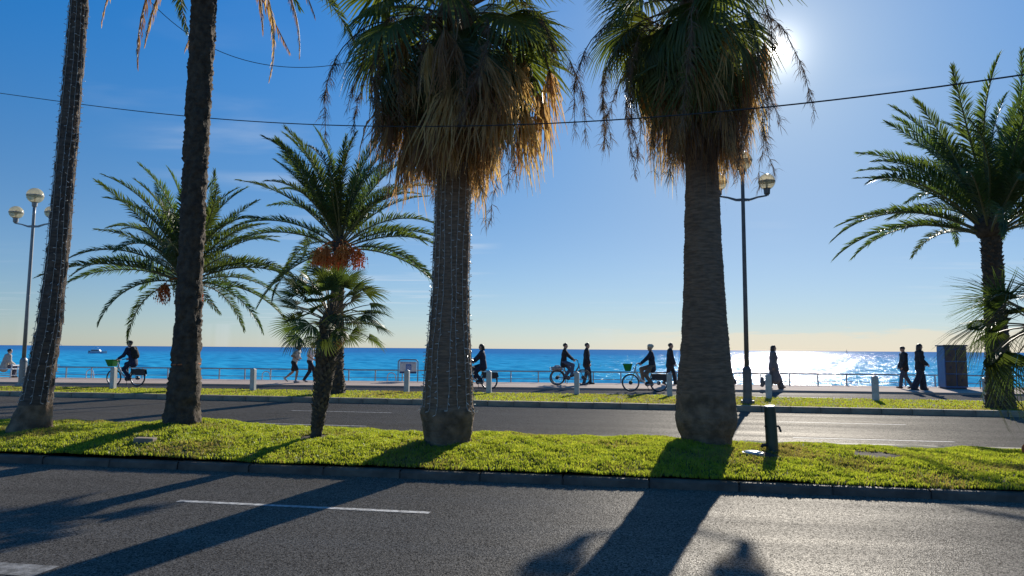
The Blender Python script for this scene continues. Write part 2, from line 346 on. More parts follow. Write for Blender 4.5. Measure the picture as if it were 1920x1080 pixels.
def sea():
    rg = np.random.default_rng(3); rr = np.geomspace(60, 2600, 520); th = np.linspace(radians(-58), radians(46), 900)
    Rr, Th = np.meshgrid(rr, th, indexing='ij'); X = np.sin(Th)*Rr; Y = np.cos(Th)*Rr; Z = np.zeros_like(X)
    for k in range(26):
        lam = 2.2*1.13**k*rg.uniform(.9,1.1); a = rg.normal(0, .75); amp = .0105*lam/(1+(lam/16)**1.5); kx, ky = sin(a)*2*pi/lam, cos(a)*2*pi/lam
        res = np.clip(lam/(2.2*Rr*.0073), 0, 1)**2; Z += amp*res*np.sin(kx*X+ky*Y+rg.uniform(0,6.28)+.7*np.sin(X*.013*k+k))
    Z *= np.clip((2600-Rr)/1200, 0, 1); i = np.arange(X.size).reshape(X.shape)
    Q = np.stack([i[:-1,:-1], i[:-1,1:], i[1:,1:], i[1:,:-1]], -1).reshape(-1,4)[:,::-1]
    V = np.stack([X, Y, Z], -1).reshape(-1,3); n = len(V); far = np.array([(-90000,24,-.6),(90000,24,-.6),(90000,120000,-.6),(-90000,120000,-.6)])
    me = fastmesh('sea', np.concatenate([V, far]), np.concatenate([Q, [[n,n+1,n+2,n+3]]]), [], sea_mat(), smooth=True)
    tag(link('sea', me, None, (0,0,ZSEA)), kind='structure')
sea()
cyc = sheet('cycle_path', lambda x: grass_back(x)-.02, lambda x: prom_front(x)+.02, ZC, ASPH2)
prom = sheet('promenade', prom_front, prom_edge, ZP, PROM, drop=(.0, -6))
# white edge line of the cycle path, in pieces
for x in (-24, -18.5, -12.5, -6.5, -1, 4.5, 10):
    mb = MB(); mb.add([(x,grass_back(x)+.28,ZC+.004),(x+3.4,grass_back(x+3.4)+.28,ZC+.004),(x+3.4,grass_back(x+3.4)+.38,ZC+.004),(x,grass_back(x)+.38,ZC+.004)], [(0,1,2,3)]); mb.build('edge_line', PAINT, cyc)
# kerbs of separate stones
def kerb(name, y0, w, h, length, x0, x1, m, mortar):
    mb = MB(); mb.box(XL, XR, y0+.02, y0+w-.01, -.05, h-.025); root = tag(mb.build(name, mortar), kind='structure')
    b = .016; L2 = length/2-.006
    prof = [(0,-.05),(0.012,h-b*1.6),(b+.012,h),(w,h),(w,-.05)]
    s = MB(); v = [(x,y,z) for x in (-L2+.006,-L2+.0,L2-.0,L2-.006) for y,z in prof]
    # ends slightly eased
    k = len(prof); f = [tuple(range(k))[::-1], tuple(range(3*k,4*k))]
    for i in range(3): f += [(i*k+j, i*k+(j+1)%k, (i+1)*k+(j+1)%k, (i+1)*k+j) for j in range(k)]
    s.add(v, [q[::-1] for q in f]); me = s.mesh('kerbstone', m)
    x = x0
    while x < x1:
        link('kerbstone', me, root, (x, y0+random.uniform(-.006,.006), random.uniform(-.006,.004)), (0, random.uniform(-.003,.003), random.uniform(-.003,.003))); x += length
    for a, c in ((XL, x0-length/2-.02), (x-length/2+.02, XR)):
        e = MB(); e.box(a, c, y0+.002, y0+w-.002, -.04, h-.004); tag(e.build('kerb_run', m, root), kind='stuff')
    return root
kerb('median_kerb', 8.86, .15, .105, 1.08, -13.2, 8.2, STONE, MORTAR)
kerb('median_far_kerb', 12.75, .17, .12, 1.08, -13.2, 8.2, STONE, MORTAR)
kerb('verge_kerb', 20.42, .2, .155, .79, -25, 13.5, STONE2, MORTAR)
# median mound
def mound_z(x, y):
    x = np.asarray(x, float); y = np.asarray(y, float)
    t = np.clip((y-9.03)/(12.75-9.03), 0, 1)
    amp = np.interp(x, (-14,-10,-7.6,-5,1.2,2.6,6,10), (.17,.17,.29,.17,.17,.11,.12,.12))
    prof = np.sin(pi*np.clip(t*.92+.04, 0, 1))**.7
    bumpy = .018*np.sin(x*2.3+y*1.1)+.014*np.sin(x*5.1-y*3.7)+.01*np.sin(x*9.3+y*7.9)
    return .10+amp*prof+bumpy*np.minimum(1, prof*1.6)
gx = np.linspace(-30, 24, 541); gy = np.linspace(9.02, 12.77, 40)
GX, GY = np.meshgrid(gx, gy, indexing='ij'); GZ = mound_z(GX, GY)
idx = np.arange(GX.size).reshape(GX.shape)
q = np.stack([idx[:-1,:-1], idx[1:,:-1], idx[1:,1:], idx[:-1,1:]], -1).reshape(-1,4)
median = tag(link('median', fastmesh('median', np.stack([GX,GY,GZ],-1).reshape(-1,3), q, [], TURF, smooth=True)), kind='structure')
verge = sheet('verge', lambda x: 20.6, grass_back, ZG, TURF, step=1)
def blades(name, x, y, z, h, w, m, label, dryf, lean=.55):
    n = len(x); a = RNG.uniform(0, 2*pi, n); la = RNG.uniform(0, 2*pi, n); ln = RNG.uniform(.1, lean, n)*h
    px, py = np.cos(a)*w/2, np.sin(a)*w/2; lx, ly = np.cos(la)*ln, np.sin(la)*ln
    V = np.empty((n,5,3))
    V[:,0] = np.stack([x-px, y-py, z-.01], 1); V[:,1] = np.stack([x+px, y+py, z-.01], 1)
    V[:,2] = np.stack([x+px*.8+lx*.35, y+py*.8+ly*.35, z+h*.6], 1); V[:,3] = np.stack([x-px*.8+lx*.35, y-py*.8+ly*.35, z+h*.6], 1)
    V[:,4] = np.stack([x+lx, y+ly, z+h*.95], 1)
    b = np.arange(n)[:,None]*5
    me = fastmesh(name, V.reshape(-1,3), b+np.array([0,1,2,3]), b+np.array([3,2,4]), m, mi=np.concatenate([dryf, dryf]))
    return tag(link(name, me), label, 'grass', kind='stuff')
def vnoise(x, y, s, seed):
    r = np.random.default_rng(seed); t = r.random((64,64)); u = x*s+1000; v = y*s+1000
    i, j = np.floor(u).astype(int), np.floor(v).astype(int); fu, fv = u-i, v-j; fu = fu*fu*(3-2*fu); fv = fv*fv*(3-2*fv)
    g = lambda a, b: t[a%64, b%64]
    return (g(i,j)*(1-fu)+g(i+1,j)*fu)*(1-fv)+(g(i,j+1)*(1-fu)+g(i+1,j+1)*fu)*fv
SOILS = [(-4.94,10.59,.24),(3.6,10.75,.22),(2.0,10.45,.2),(-2.75,10.62,.36),(1.29,11.4,.38),(-10.02,10.4,.3),(-7.63,10.99,.3),(1.79,10.27,.13),(-7.22,9.55,.16),(2.19,10.91,.10)]
n = 300000
x = RNG.uniform(-13.5, 8.5, n); y = RNG.uniform(8.955, 12.2, n)
c1 = vnoise(x, y, 2.2, 1); c2 = vnoise(x, y, 7.0, 2); c3 = vnoise(x, y, 18.0, 3)
keep = RNG.random(n) < .35+.65*c3
for sx_, sy_, sr in SOILS: keep &= (np.hypot((x-sx_)*(.6 if sy_ == 10.75 else 1), y-sy_) > sr*(.8+.4*c2))
x, y, c1, c2, c3 = x[keep], y[keep], c1[keep], c2[keep], c3[keep]
h = (.016+.02*c2+.026*c3)*RNG.uniform(.7, 1.25, len(x)); h *= np.clip((12.6-y)/1.0, .5, 1)
dry = (RNG.random(len(x)) < .06+.75*np.clip((vnoise(x, y, 1.3, 9)-.52)*3, 0, 1)*np.where(x > 2, 1.2, .75)).astype(int)
blades('median_grass', x, y, mound_z(x, y), h, RNG.uniform(.009, .017, len(x)), [GRASS, GRASSD], 'bright sunlit yellow-green grass on the mounded median strip', dry, .95)
n = 90000
x = RNG.uniform(-27, 15, n); y = RNG.uniform(0, 1, n); yb = np.interp(x, (-45,-21.7,-10,-1.3,7.5,60), (21.4,23.2,24.2,24.75,24.75,24.8)); y = 20.6+(yb-20.63)*y
c2 = vnoise(x, y, 2.5, 12); c3 = vnoise(x, y, 7, 13); k = RNG.random(n) < .3+.7*c3
x, y, c2, c3 = x[k], y[k], c2[k], c3[k]
dry = (RNG.random(len(x)) < .3+.5*np.clip((vnoise(x, y, .5, 19)-.5)*3, 0, 1)).astype(int)
blades('verge_grass', x, y, np.full(len(x), ZG), (.022+.03*c3)*RNG.uniform(.7,1.2,len(x)), RNG.uniform(.018,.032,len(x)), [GRASS, GRASSD], 'patchy grass on the verge between far road and cycle path', dry)

# ------------------------------------------------------------------ palms
def norm(a): return a/np.maximum(np.linalg.norm(a, axis=-1, keepdims=True), 1e-9)
def frond_mesh(name, L, el0, bend, npairs, ll, seed, mats, bend_pow=1.3, stem=.13, vang=32, fold=0, hang=0.0, lw=.04):
    """pinnate leaf: base at origin, grows along +X/+Z; leaflets are bent blades on both sides of the rachis"""
    r = np.random.default_rng(seed); K = 22; s = np.linspace(0, 1, K); a = el0-bend*s**bend_pow
    step = L/(K-1); px = np.concatenate([[0], np.cumsum(np.cos(a[:-1])*step)]); pz = np.concatenate([[0], np.cumsum(np.sin(a[:-1])*step)])
    side_bow = r.normal(0, .06)*L*s**2
    mb = MB(); mb.tube(list(zip(px, side_bow, pz)), [max(.006, .032*(1-q)**.8+.004) for q in s], 5, mi=1)
    V0 = np.concatenate(mb.v); F0 = mb.f
    si = np.repeat(np.linspace(stem, .995, npairs), 2)+r.normal(0, .003, npairs*2); si = np.clip(si, stem, 1); sg = np.tile([1., -1.], npairs)
    n = len(si); ai = el0-bend*si**bend_pow
    p = np.stack([np.interp(si, s, px), np.interp(si, s, side_bow), np.interp(si, s, pz)], 1)
    t = np.stack([np.cos(ai), np.zeros(n), np.sin(ai)], 1); nn = np.stack([-np.sin(ai), np.zeros(n), np.cos(ai)], 1)
    phi = np.radians(np.interp(si, (0,.2,.7,1), (70,58,42,14))*(1-fold))+r.normal(0, .09, n); nu = np.radians(vang)+r.normal(0, .28, n)
    Y = np.zeros((n,3)); Y[:,1] = sg
    d = norm(t*np.cos(phi)[:,None]+(Y*np.cos(nu)[:,None]+nn*np.sin(nu)[:,None])*np.sin(phi)[:,None])
    l = ll*np.interp(si, (stem,.22,.45,.8,1), (.45,.85,1,.72,.42))*r.uniform(.85, 1.12, n)
    d2 = norm(d+np.array([0,0,-1])*(.22+hang+r.uniform(0,.2,n))[:,None])
    w = norm(np.cross(np.cross(d, t), d)); wd = (lw*r.uniform(.8,1.15,n)*np.interp(si,(0,.5,1),(.8,1,.7)))[:,None]
    mid = p+d*(l*.5)[:,None]; tip = mid+d2*(l*.5)[:,None]
    V = np.stack([p-w*wd*.25, p+w*wd*.25, mid+w*wd*.5, mid-w*wd*.5, tip], 1).reshape(-1,3)
    b = np.arange(n)[:,None]*5+len(V0); F0 = np.array(F0[:-2])
    Q = np.concatenate([F0, b+np.array([0,1,2,3])]); T = b+np.array([3,2,4])
    return fastmesh(name, np.concatenate([V0, V]), Q, T, mats, mi=np.concatenate([np.ones(len(F0)), np.zeros(2*n)]))
def fan_mesh(name, R, spread, nseg, split, droop, pet, seed, mats, pbend=.3, tipdroop=.2, cup=.12, pr=.012, lenvar=.1, tipw=.4):
    """palmate leaf: petiole along +X, then a pleated fan whose segments part towards their tips"""
    r = np.random.default_rng(seed); mb = MB()
    ts = np.linspace(0, 1, 6); ang = -pbend*ts; step = pet/5
    px = np.concatenate([[0], np.cumsum(np.cos(ang[:-1])*step)]); pz = np.concatenate([[0], np.cumsum(np.sin(ang[:-1])*step)])
    mb.tube(list(zip(px, px*0, pz)), [pr*(1.5-.7*q) for q in ts], 4, mi=1)
    V0 = np.concatenate(mb.v); F0 = np.array(mb.f[:-2])
    th = np.linspace(-spread/2, spread/2, nseg)+r.normal(0, .012, nseg); dth = spread/(nseg-1)
    rr = np.array([.02, .3, split, .5*(1+split), 1.0]); hw = np.array([.02*dth, .3*dth, split*dth, split*dth*(.5+.5*tipw), .003])*.5*1.02
    Rs = R*(1-.28*(np.abs(th)/(spread/2))**2)*r.uniform(1-lenvar, 1, nseg)
    V = np.zeros((nseg, 5, 3, 3)); jit = r.normal(0, 1, nseg); ca, sa = cos(pbend), sin(pbend)
    for i, (q, h) in enumerate(zip(rr, hw)):
        rad = Rs*q; over = max(0, q-split)/(1-split)
        thj = th+jit*.03*over
        x = np.cos(thj)*rad; y = np.sin(thj)*rad
        z = -droop*R*q**2-tipdroop*R*over**1.6*(1+.5*jit*.6)+cup*R*q*np.abs(np.sin(th))
        ww = h*R*(1 if q <= split else 1)
        for k, (sg, up) in enumerate(((-1, .5), (0, 0), (1, .5))):
            X = x-np.sin(thj)*ww*sg; Yy = y+np.cos(thj)*ww*sg; Z = z+ww*up
            V[:,i,k] = np.stack([px[-1]+X*ca+Z*sa, Yy, pz[-1]-X*sa+Z*ca], 1)
    b = np.arange(nseg)[:,None]*15+len(V0); qs = []
    for i in range(4):
        for k in range(2): qs.append(b+np.array([i*3+k, i*3+k+1, i*3+k+4, i*3+k+3]))
    Q = np.concatenate([F0]+qs)
    return fastmesh(name, np.concatenate([V0, V.reshape(-1,3)]), Q, [], mats, mi=np.concatenate([np.ones(len(F0)), np.zeros(len(Q)-len(F0))]))
def deadfan_mesh(name, reach, hang, R, seed, nseg=46, open_=.16):
    """collapsed dry fan: petiole bows out and down, the segments hang like a closed broom (X outward, Z up)"""
    r = np.random.default_rng(seed); mb = MB(); t = np.linspace(0, 1, 8)
    path = [(reach*sin(q*pi/2), 0, .12*sin(q*pi)*reach-hang*q**2) for q in t]
    mb.tube(path, [.02*(1.2-.6*q) for q in t], 4, mi=1); V0 = np.concatenate(mb.v); F0 = np.array(mb.f[:-2]); e = np.array(path[-1])
    n = nseg; a = r.uniform(0, 2*pi, n); o = open_*np.sqrt(r.random(n)); l = R*r.uniform(.4, 1.18, n); V = np.zeros((n,4,2,3)); wa = r.uniform(0, pi, n)
    wv = np.stack([np.cos(wa), np.sin(wa), 0*wa], 1); tw = r.normal(0, .05, (n,3))*np.array([1,1,.2])
    for i, (q, w) in enumerate(((0,.004),(.35,.0105),(.7,.0085),(1,.0015))):
        c = e+np.stack([np.cos(a)*o*q**.7*1.0, np.sin(a)*o*q**.7*1.5, -q*np.ones(n)], 1)*l[:,None]+tw*sin(q*3)+r.normal(0,.03,(n,3))*q**1.5
        V[:,i,0] = c-wv*w; V[:,i,1] = c+wv*w
    b = np.arange(n)[:,None]*8+len(V0); qs = [b+np.array([2*i, 2*i+1, 2*i+3, 2*i+2]) for i in range(3)]; Q = np.concatenate([F0]+qs)
    return fastmesh(name, np.concatenate([V0, V.reshape(-1,3)]), Q, [], [DEAD, PETI], mi=np.concatenate([np.ones(len(F0)), np.zeros(3*n)]))
def stalk_mesh(name, reach, rise, hang, seed, nb=46):
    """spent flower stalk: a thin bowed stem that arches out and hangs, with side sprays of fine threads"""
    r = np.random.default_rng(seed); K = 16; t = np.linspace(0, 1, K)
    wob = np.cumsum(r.normal(0, .022, (K,2)), 0)
    P = np.stack([reach*np.minimum(1, np.sin(np.minimum(t*1.35,1)*pi/2))+wob[:,0], wob[:,1], rise*np.sin(np.minimum(t*2,1)*pi/2)*(t<2)-hang*np.clip((t-.25)/.75,0,1)**1.25], 1)
    mb = MB(); mb.tube(P.tolist(), [.013*(1-.7*q) for q in t], 4)
    V0 = np.concatenate(mb.v); F0 = np.array(mb.f[:-2]); n = nb*6
    s0 = np.repeat(r.uniform(.35, 1, nb), 6)+r.normal(0,.012,n); s0 = np.clip(s0, 0, 1)
    base = np.stack([np.interp(s0, t, P[:,k]) for k in range(3)], 1); dr = r.normal(0, 1, (n,3))*np.array([.5,.5,.3])+np.array([0,0,-.75]); dr = norm(dr)
    l = r.uniform(.06, .26, n)[:,None]; wv = norm(np.cross(dr, r.normal(0,1,(n,3))))*.0028; d2 = norm(dr+np.array([0,0,-.9]))
    mid = base+dr*l*.5; tip = mid+d2*l*.6
    V = np.stack([base-wv, base+wv, mid+wv*1.6, mid-wv*1.6, tip], 1).reshape(-1,3); b = np.arange(n)[:,None]*5+len(V0)
    return fastmesh(name, np.concatenate([V0, V]), np.concatenate([F0, b+np.array([0,1,2,3])]), b+np.array([3,2,4]), STRAW)
def trunk_obj(parent, prof, m, seed, rings=None, nring=96, nseg=40, ring_amp=.006, rough=.012, mi_base=None, name='trunk'):
    """prof: (z, radius, dx, dy); leaf-scar rings and irregular relief are real displacement"""
    r = np.random.default_rng(seed); z = np.linspace(prof[0][0], prof[-1][0], nring); zs = [p[0] for p in prof]
    R = np.interp(z, zs, [p[1] for p in prof]); dx = np.interp(z, zs, [p[2] for p in prof]); dy = np.interp(z, zs, [p[3] for p in prof])
    k = np.array([.25,.5,.25])
    for _ in range(3):
        R[1:-1] = np.convolve(R, k, 'same')[1:-1]; dx[1:-1] = np.convolve(dx, k, 'same')[1:-1]
    th = np.arange(nseg)/nseg*2*pi; Z, T = np.meshgrid(z, th, indexing='ij')
    per = rings or .1; ph = r.uniform(0, 6)
    saw = ((Z/per+.12*np.sin(T*2+Z*3+ph)+.06*np.sin(T*5-Z*7)) % 1.0)
    rel = ring_amp*(saw-.5)+rough*(r.random(Z.shape)-.5)+rough*1.1*(vnoise(T*3+7, Z*4, 1.7, seed)-.5)*2
    RR = R[:,None]+rel
    V = np.stack([dx[:,None]+RR*np.cos(T), dy[:,None]+RR*np.sin(T), Z], -1).reshape(-1,3)
    i = np.arange(nring*nseg).reshape(nring, nseg); j = np.roll(i, -1, 1)
    Q = np.stack([i[:-1], j[:-1], j[1:], i[1:]], -1).reshape(-1,4)
    mi = None
    if mi_base is not None: mi = (np.repeat(z[:-1], nseg) < mi_base).astype(int)
    return link(name, fastmesh(name, V, Q, [], m, mi=mi, smooth=True), parent)
def core_obj(parent, z, r0, h, dx, m, name='crown'):
    mb = MB(); P = [(r0*.9,-h*.5),(r0*1.15,-h*.2),(r0*1.2,h*.1),(r0*.85,h*.5),(r0*.35,h*.8),(.02,h)]
    mb.lathe(P, 14); return mb.build(name, m, parent, (dx[0], dx[1], z), smooth=True)
def put(name, me, parent, loc, az, el=0, roll=0, sc=1):
    o = link(name, me, parent, loc, (roll, -el, az)); o.scale = (sc,)*3; return o

# variants shared between trees
PF = [frond_mesh('frond', 4.2, radians(e), radians(b*.88), 118, .50, 20+i, [FROND, RACHIS], bp) for i, (e, b, bp) in enumerate(((84,38,1.6),(76,52,1.5),(66,66,1.4),(54,74,1.3),(40,78,1.25),(26,80,1.2),(10,82,1.1),(-6,72,1.0)))]
PF2 = [frond_mesh('frond', 4.2, radians(e), radians(b*.85), 112, .48, 60+i, [FROND, RACHIS], bp) for i, (e, b, bp) in enumerate(((80,60,1.7),(72,40,1.4),(60,84,1.5),(50,58,1.3),(36,92,1.3),(22,64,1.2),(6,96,1.1),(-14,60,1.0)))]
DEADF = [frond_mesh('dry_frond', 3.2, radians(e), radians(b), 60, .34, 90+i, [DEAD, PETI], .55, vang=-30, fold=.55, hang=.9, lw=.024) for i, (e, b) in enumerate(((10,98),(-5,84),(20,108)))]
def leaf_base_stuff(parent, z0, z1, prof, n, size, seed, m, name='leaf_bases'):
    """rows of cut leaf bases round a date palm trunk, one joined part"""
    r = np.random.default_rng(seed); mb = MB(); zs = [p[0] for p in prof]; rs = [p[1] for p in prof]; dxs = [p[2] for p in prof]; dys = [p[3] for p in prof]
    for k in range(n):
        z = z0+(z1-z0)*k/n; a = k*2.39996+r.normal(0,.08); R = np.interp(z, zs, rs); s = size*r.uniform(.7,1.25)
        M = Matrix.Translation((np.interp(z,zs,dxs)+cos(a)*(R-.012), np.interp(z,zs,dys)+sin(a)*(R-.012), z)) @ Matrix.Rotation(a,4,'Z') @ Matrix.Rotation(-r.uniform(.55,1.0),4,'Y')
        v = [(0,-s*.75,-s*.3),(0,s*.75,-s*.3),(0,s*.75,s*.3),(0,-s*.75,s*.3),(s*1.15,-s*.38,-s*.12),(s*1.15,s*.38,-s*.12),(s*1.05,s*.34,s*.14),(s*1.05,-s*.34,s*.14)]
        mb.add([tuple(M @ Vector(p)) for p in v], [(0,1,5,4),(1,2,6,5),(2,3,7,6),(3,0,4,7),(4,5,6,7)])
    return tag(mb.build(name, m, parent), kind='stuff')
def fruit_cluster(parent, loc, az, seed, L=.75):
    r = np.random.default_rng(seed); mb = MB(); mb.tube([(0,0,0),(.25,0,.02),(.5,0,-.12),(.62,0,-.3)], [.022,.02,.016,.012], 5)
    for k in range(60):
        a = r.uniform(0,6.28); o = r.uniform(.05,.32); l = r.uniform(.35,L); b = Vector((.55+r.uniform(-.06,.08),0,-.2+r.uniform(-.08,.04)))
        e = b+Vector((cos(a)*o, sin(a)*o, -l)); mid = (b+e)/2+Vector((cos(a)*o*.35, sin(a)*o*.35, .05))
        mb.tube([b, mid, e], [.006,.006,.004], 3, cap=False)
        for q in range(5):
            p = b.lerp(mid, r.uniform(.4,1)) if q < 2 else mid.lerp(e, r.uniform(0,1)); mb.ball(p+Vector(r.normal(0,.012,3)), (.02,.02,.028), 4)
    return mb.build('fruit_cluster', FRUIT, parent, loc, (0,0,az))
def date_palm(label, loc, ztop, prof, nf, sc, seed, nstub, fruits=(), stubsize=.085, fro=(PF,PF2), umax=1.0, skip=None):
    r = random.Random(seed); root = thing('date_palm', label, 'palm tree', loc)
    t = trunk_obj(root, prof, DATETR, seed, rings=.16, nring=80, nseg=28, ring_amp=.02, rough=.03)
    leaf_base_stuff(t, prof[0][0]+.1, prof[-1][0], prof, nstub, stubsize, seed, STUB)
    dx = (prof[-1][2], prof[-1][3]); c = core_obj(root, ztop, prof[-1][1]*1.15, .55, dx, DATETR)
    for k in range(nf):
        u = (k+.5)/nf; az = k*2.39996+r.uniform(-.2,.2); grp = fro[k%2]; i = min(7, int(u*8*umax)); rr = prof[-1][1]*(.25+.75*u)
        if skip and skip(az % (2*pi), u): continue
        put('frond', grp[i], c, (cos(az)*rr, sin(az)*rr, .35-.55*u), az, r.uniform(-.10,.10), r.uniform(-.5,.5), sc*r.uniform(.85,1.06)*(1-.08*(u>.85)))
    for k, (a, z) in enumerate(fruits): fruit_cluster(c, (cos(a)*.12, sin(a)*.12, z), a, seed+k)
    return root
G0 = .10
def ground_at(x, y): return float(mound_z(x, y))
# -- three date palms on the far verge
pr = [(-.15,.40,0,0),(.25,.34,0,0),(1.2,.27,0,0),(3,.22,0,0),(5.3,.19,.05,0)]
date_palm('date palm with orange fruit clusters, standing behind the small fan palm', (-9.9,22.55,ZG), 5.3-ZG, pr, 60, .98, 3, 260, umax=.9, skip=lambda a, u: u > .55 and (3.6 < a < 5.9 or .9 < a < 2.2), fruits=((-1.9,.1),(-2.6,.05),(-1.2,.0),(-.6,.1),(-3.0,.12),(.1,.05),(2.6,0),(-2.2,-.1),(-1.0,.15)))
pr = [(-.15,.36,0,0),(.25,.30,0,0),(1.2,.25,0,0),(3.9,.2,0,0)]
date_palm('date palm whose trunk is hidden behind the rough bare trunk', (-15.6,22.3,ZG), 4.0, pr, 54, 1.0, 11, 200, umax=.86, fruits=((-1.0,-.05),(-.4,-.1),(-2.2,0)))
pr = [(-.15,.42,0,0),(.2,.36,0,0),(1.2,.29,0,0),(3.4,.25,0,0),(4.9,.24,0,0),(5.15,.31,0,0)]
date_palm('tall date palm at the right edge beside the kiosk', (10.55,21.6,ZG), 5.2, pr, 66, 1.08, 21, 300, stubsize=.07, umax=.74)

# -- small fan palm on the median
FS = [fan_mesh('fan_leaf', .42, radians(s), n_, .45, d, p, 200+i, [FANSH, PETI], pb, td, cu, .008) for i, (s, n_, d, p, pb, td, cu) in enumerate(((205,30,.05,.5,.1,.05,.1),(185,28,.1,.6,.25,.1,.15),(220,30,.12,.55,.4,.12,.2),(170,26,.22,.62,.55,.2,.1),(200,28,.15,.48,.35,.1,.3)))]
FSD = [fan_mesh('dry_fan_leaf', .26, radians(120), 18, .4, .5, .26, 230+i, [DEAD, PETI], .9, .5, .1, .008) for i in range(2)]
def small_fan_palm():
    x, y = -4.94, 10.59; g = ground_at(x, y)
    root = thing('fan_palm', 'small shaggy fan palm with a club-shaped trunk on the median grass', 'palm tree', (x, y, g))
    prof = [(-.1,.075,0,0),(.05,.08,.005,0),(.3,.10,.03,0),(.9,.14,.1,0),(1.5,.165,.16,0),(1.9,.15,.19,0)]
    t = trunk_obj(root, prof, DATETR, 5, rings=.08, nring=60, nseg=20, ring_amp=.012, rough=.02)
    mbs = []
    for q in range(4):
        r = np.random.default_rng(300+q); b = MB(); s = .05
        v = [(0,-s*.8,-s*.25),(0,s*.8,-s*.25),(0,s*.7,s*.25),(0,-s*.7,s*.25),(s*1.3,-s*.3,s*.2),(s*1.3,s*.35,s*.15),(s*2.0,0,s*.5)]
        v = (np.array(v)+r.normal(0,.005,(7,3))).tolist()
        b.add(v, [(0,1,5,4),(1,2,5),(2,3,4,5),(3,0,4),(4,5,6)]); mbs.append(b.mesh('leaf_stub', STUB))
    zs = [p[0] for p in prof]
    for k in range(230):
        z = .12+1.7*k/230; a = k*2.39996; R = np.interp(z, zs, [p[1] for p in prof])-.01; sc = np.interp(z,(.1,.6,1.8),(.55,.9,1.15))
        o = put('leaf_stub', mbs[k%4], t, (np.interp(z,zs,[p[2] for p in prof])+cos(a)*R, sin(a)*R, z), a, random.uniform(.5,1.1), random.uniform(-.3,.3), sc*random.uniform(.8,1.25))
    c = core_obj(root, 1.9, .12, .3, (.19,0), DATETR)
    for k in range(46):
        u = (k+.5)/46; az = k*2.39996+random.uniform(-.25,.25); el = radians(86-104*u**.95)+random.uniform(-.12,.12)
        put('fan_leaf', FS[(k*3)%5], c, (cos(az)*.07, sin(az)*.07, .14-.22*u), az, el, random.uniform(-.7,.7), random.uniform(.85,1.15))
    for k in range(9):
        az = k*2.39996*1.3; put('dry_fan_leaf', FSD[k%2], c, (cos(az)*.11, sin(az)*.11, -.12), az, radians(-20)-random.random()*.5, random.uniform(-.4,.4), random.uniform(.7,1))
small_fan_palm()
# -- fan palm beyond the right edge, its long leaves reach into view
FL = [fan_mesh('fan_leaf', .82, radians(s), n_, .22, d, p, 260+i, [FANSH, PETI], pb, td, cu, .011, tipw=.3) for i, (s, n_, d, p, pb, td, cu) in enumerate(((190,34,.12,.62,.2,.22,.1),(170,32,.22,.7,.45,.3,.1),(200,34,.3,.6,.6,.4,.1),(160,30,.4,.72,.8,.5,.05)))]
def edge_fan_palm():
    x, y = 6.05, 11.0; g = ground_at(x, y)
    root = thing('fan_palm', 'fan palm just beyond the right edge with long drooping leaves', 'palm tree', (x, y, g))
    prof = [(-.1,.2,0,0),(.2,.17,0,0),(1,.14,0,0),(1.75,.13,0,0)]
    t = trunk_obj(root, prof, DATETR, 6, rings=.1, nring=50, nseg=20, ring_amp=.014, rough=.02)
    leaf_base_stuff(t, .1, 1.75, prof, 120, .06, 8, STUB)
    c = core_obj(root, 1.75, .12, .3, (0,0), DATETR)
    for az, el, i, ro, sc in ((178,38,0,.9,1),(196,44,1,.2,1.0),(170,14,1,-.5,1),(190,6,0,.6,.95),(186,-8,3,.1,1.12),(160,-18,3,.3,1.05),(215,25,0,.2,.95),(150,50,0,.4,1)):
        put('fan_leaf', FL[i], c, (cos(radians(az))*.06, sin(radians(az))*.06, .1), radians(az), radians(el), ro, sc)
    for k in range(18):
        az = -2.2+k*.25; put('fan_leaf', FL[k%4], c, (cos(az)*.07, sin(az)*.07, .1), az, radians(60-90*((k*7)%18)/18), random.uniform(-.5,.5), random.uniform(.9,1.05))
edge_fan_palm()
# -- tall palms on the median
WG = [fan_mesh('fan_leaf', 1.15, radians(s), 46, .5, d, p, 320+i, [FAN, PETI], pb, td, cu, .016) for i, (s, d, p, pb, td, cu) in enumerate(((210,.10,1.0,.25,.16,.1),(200,.2,1.1,.45,.25,.12),(190,.3,1.15,.7,.35,.15),(180,.42,1.1,1.0,.42,.12),(215,.15,.95,.35,.2,.25)))]
WD = [deadfan_mesh('dry_leaf', re, ha, R, 400+i, open_=op) for i, (re, ha, R, op) in enumerate(((.3,.55,1.0,.12),(.55,.5,1.05,.16),(.85,.55,1.05,.2),(1.15,.5,1.0,.22),(.42,.8,1.1,.14),(.7,.7,1.15,.18)))]
WS = [stalk_mesh('flower_stalk', re, ri, ha, 440+i) for i, (re, ri, ha) in enumerate(((1.4,.45,2.5),(1.8,.45,2.1),(1.0,.35,2.9),(1.5,.3,2.0),(.75,.25,3.0)))]
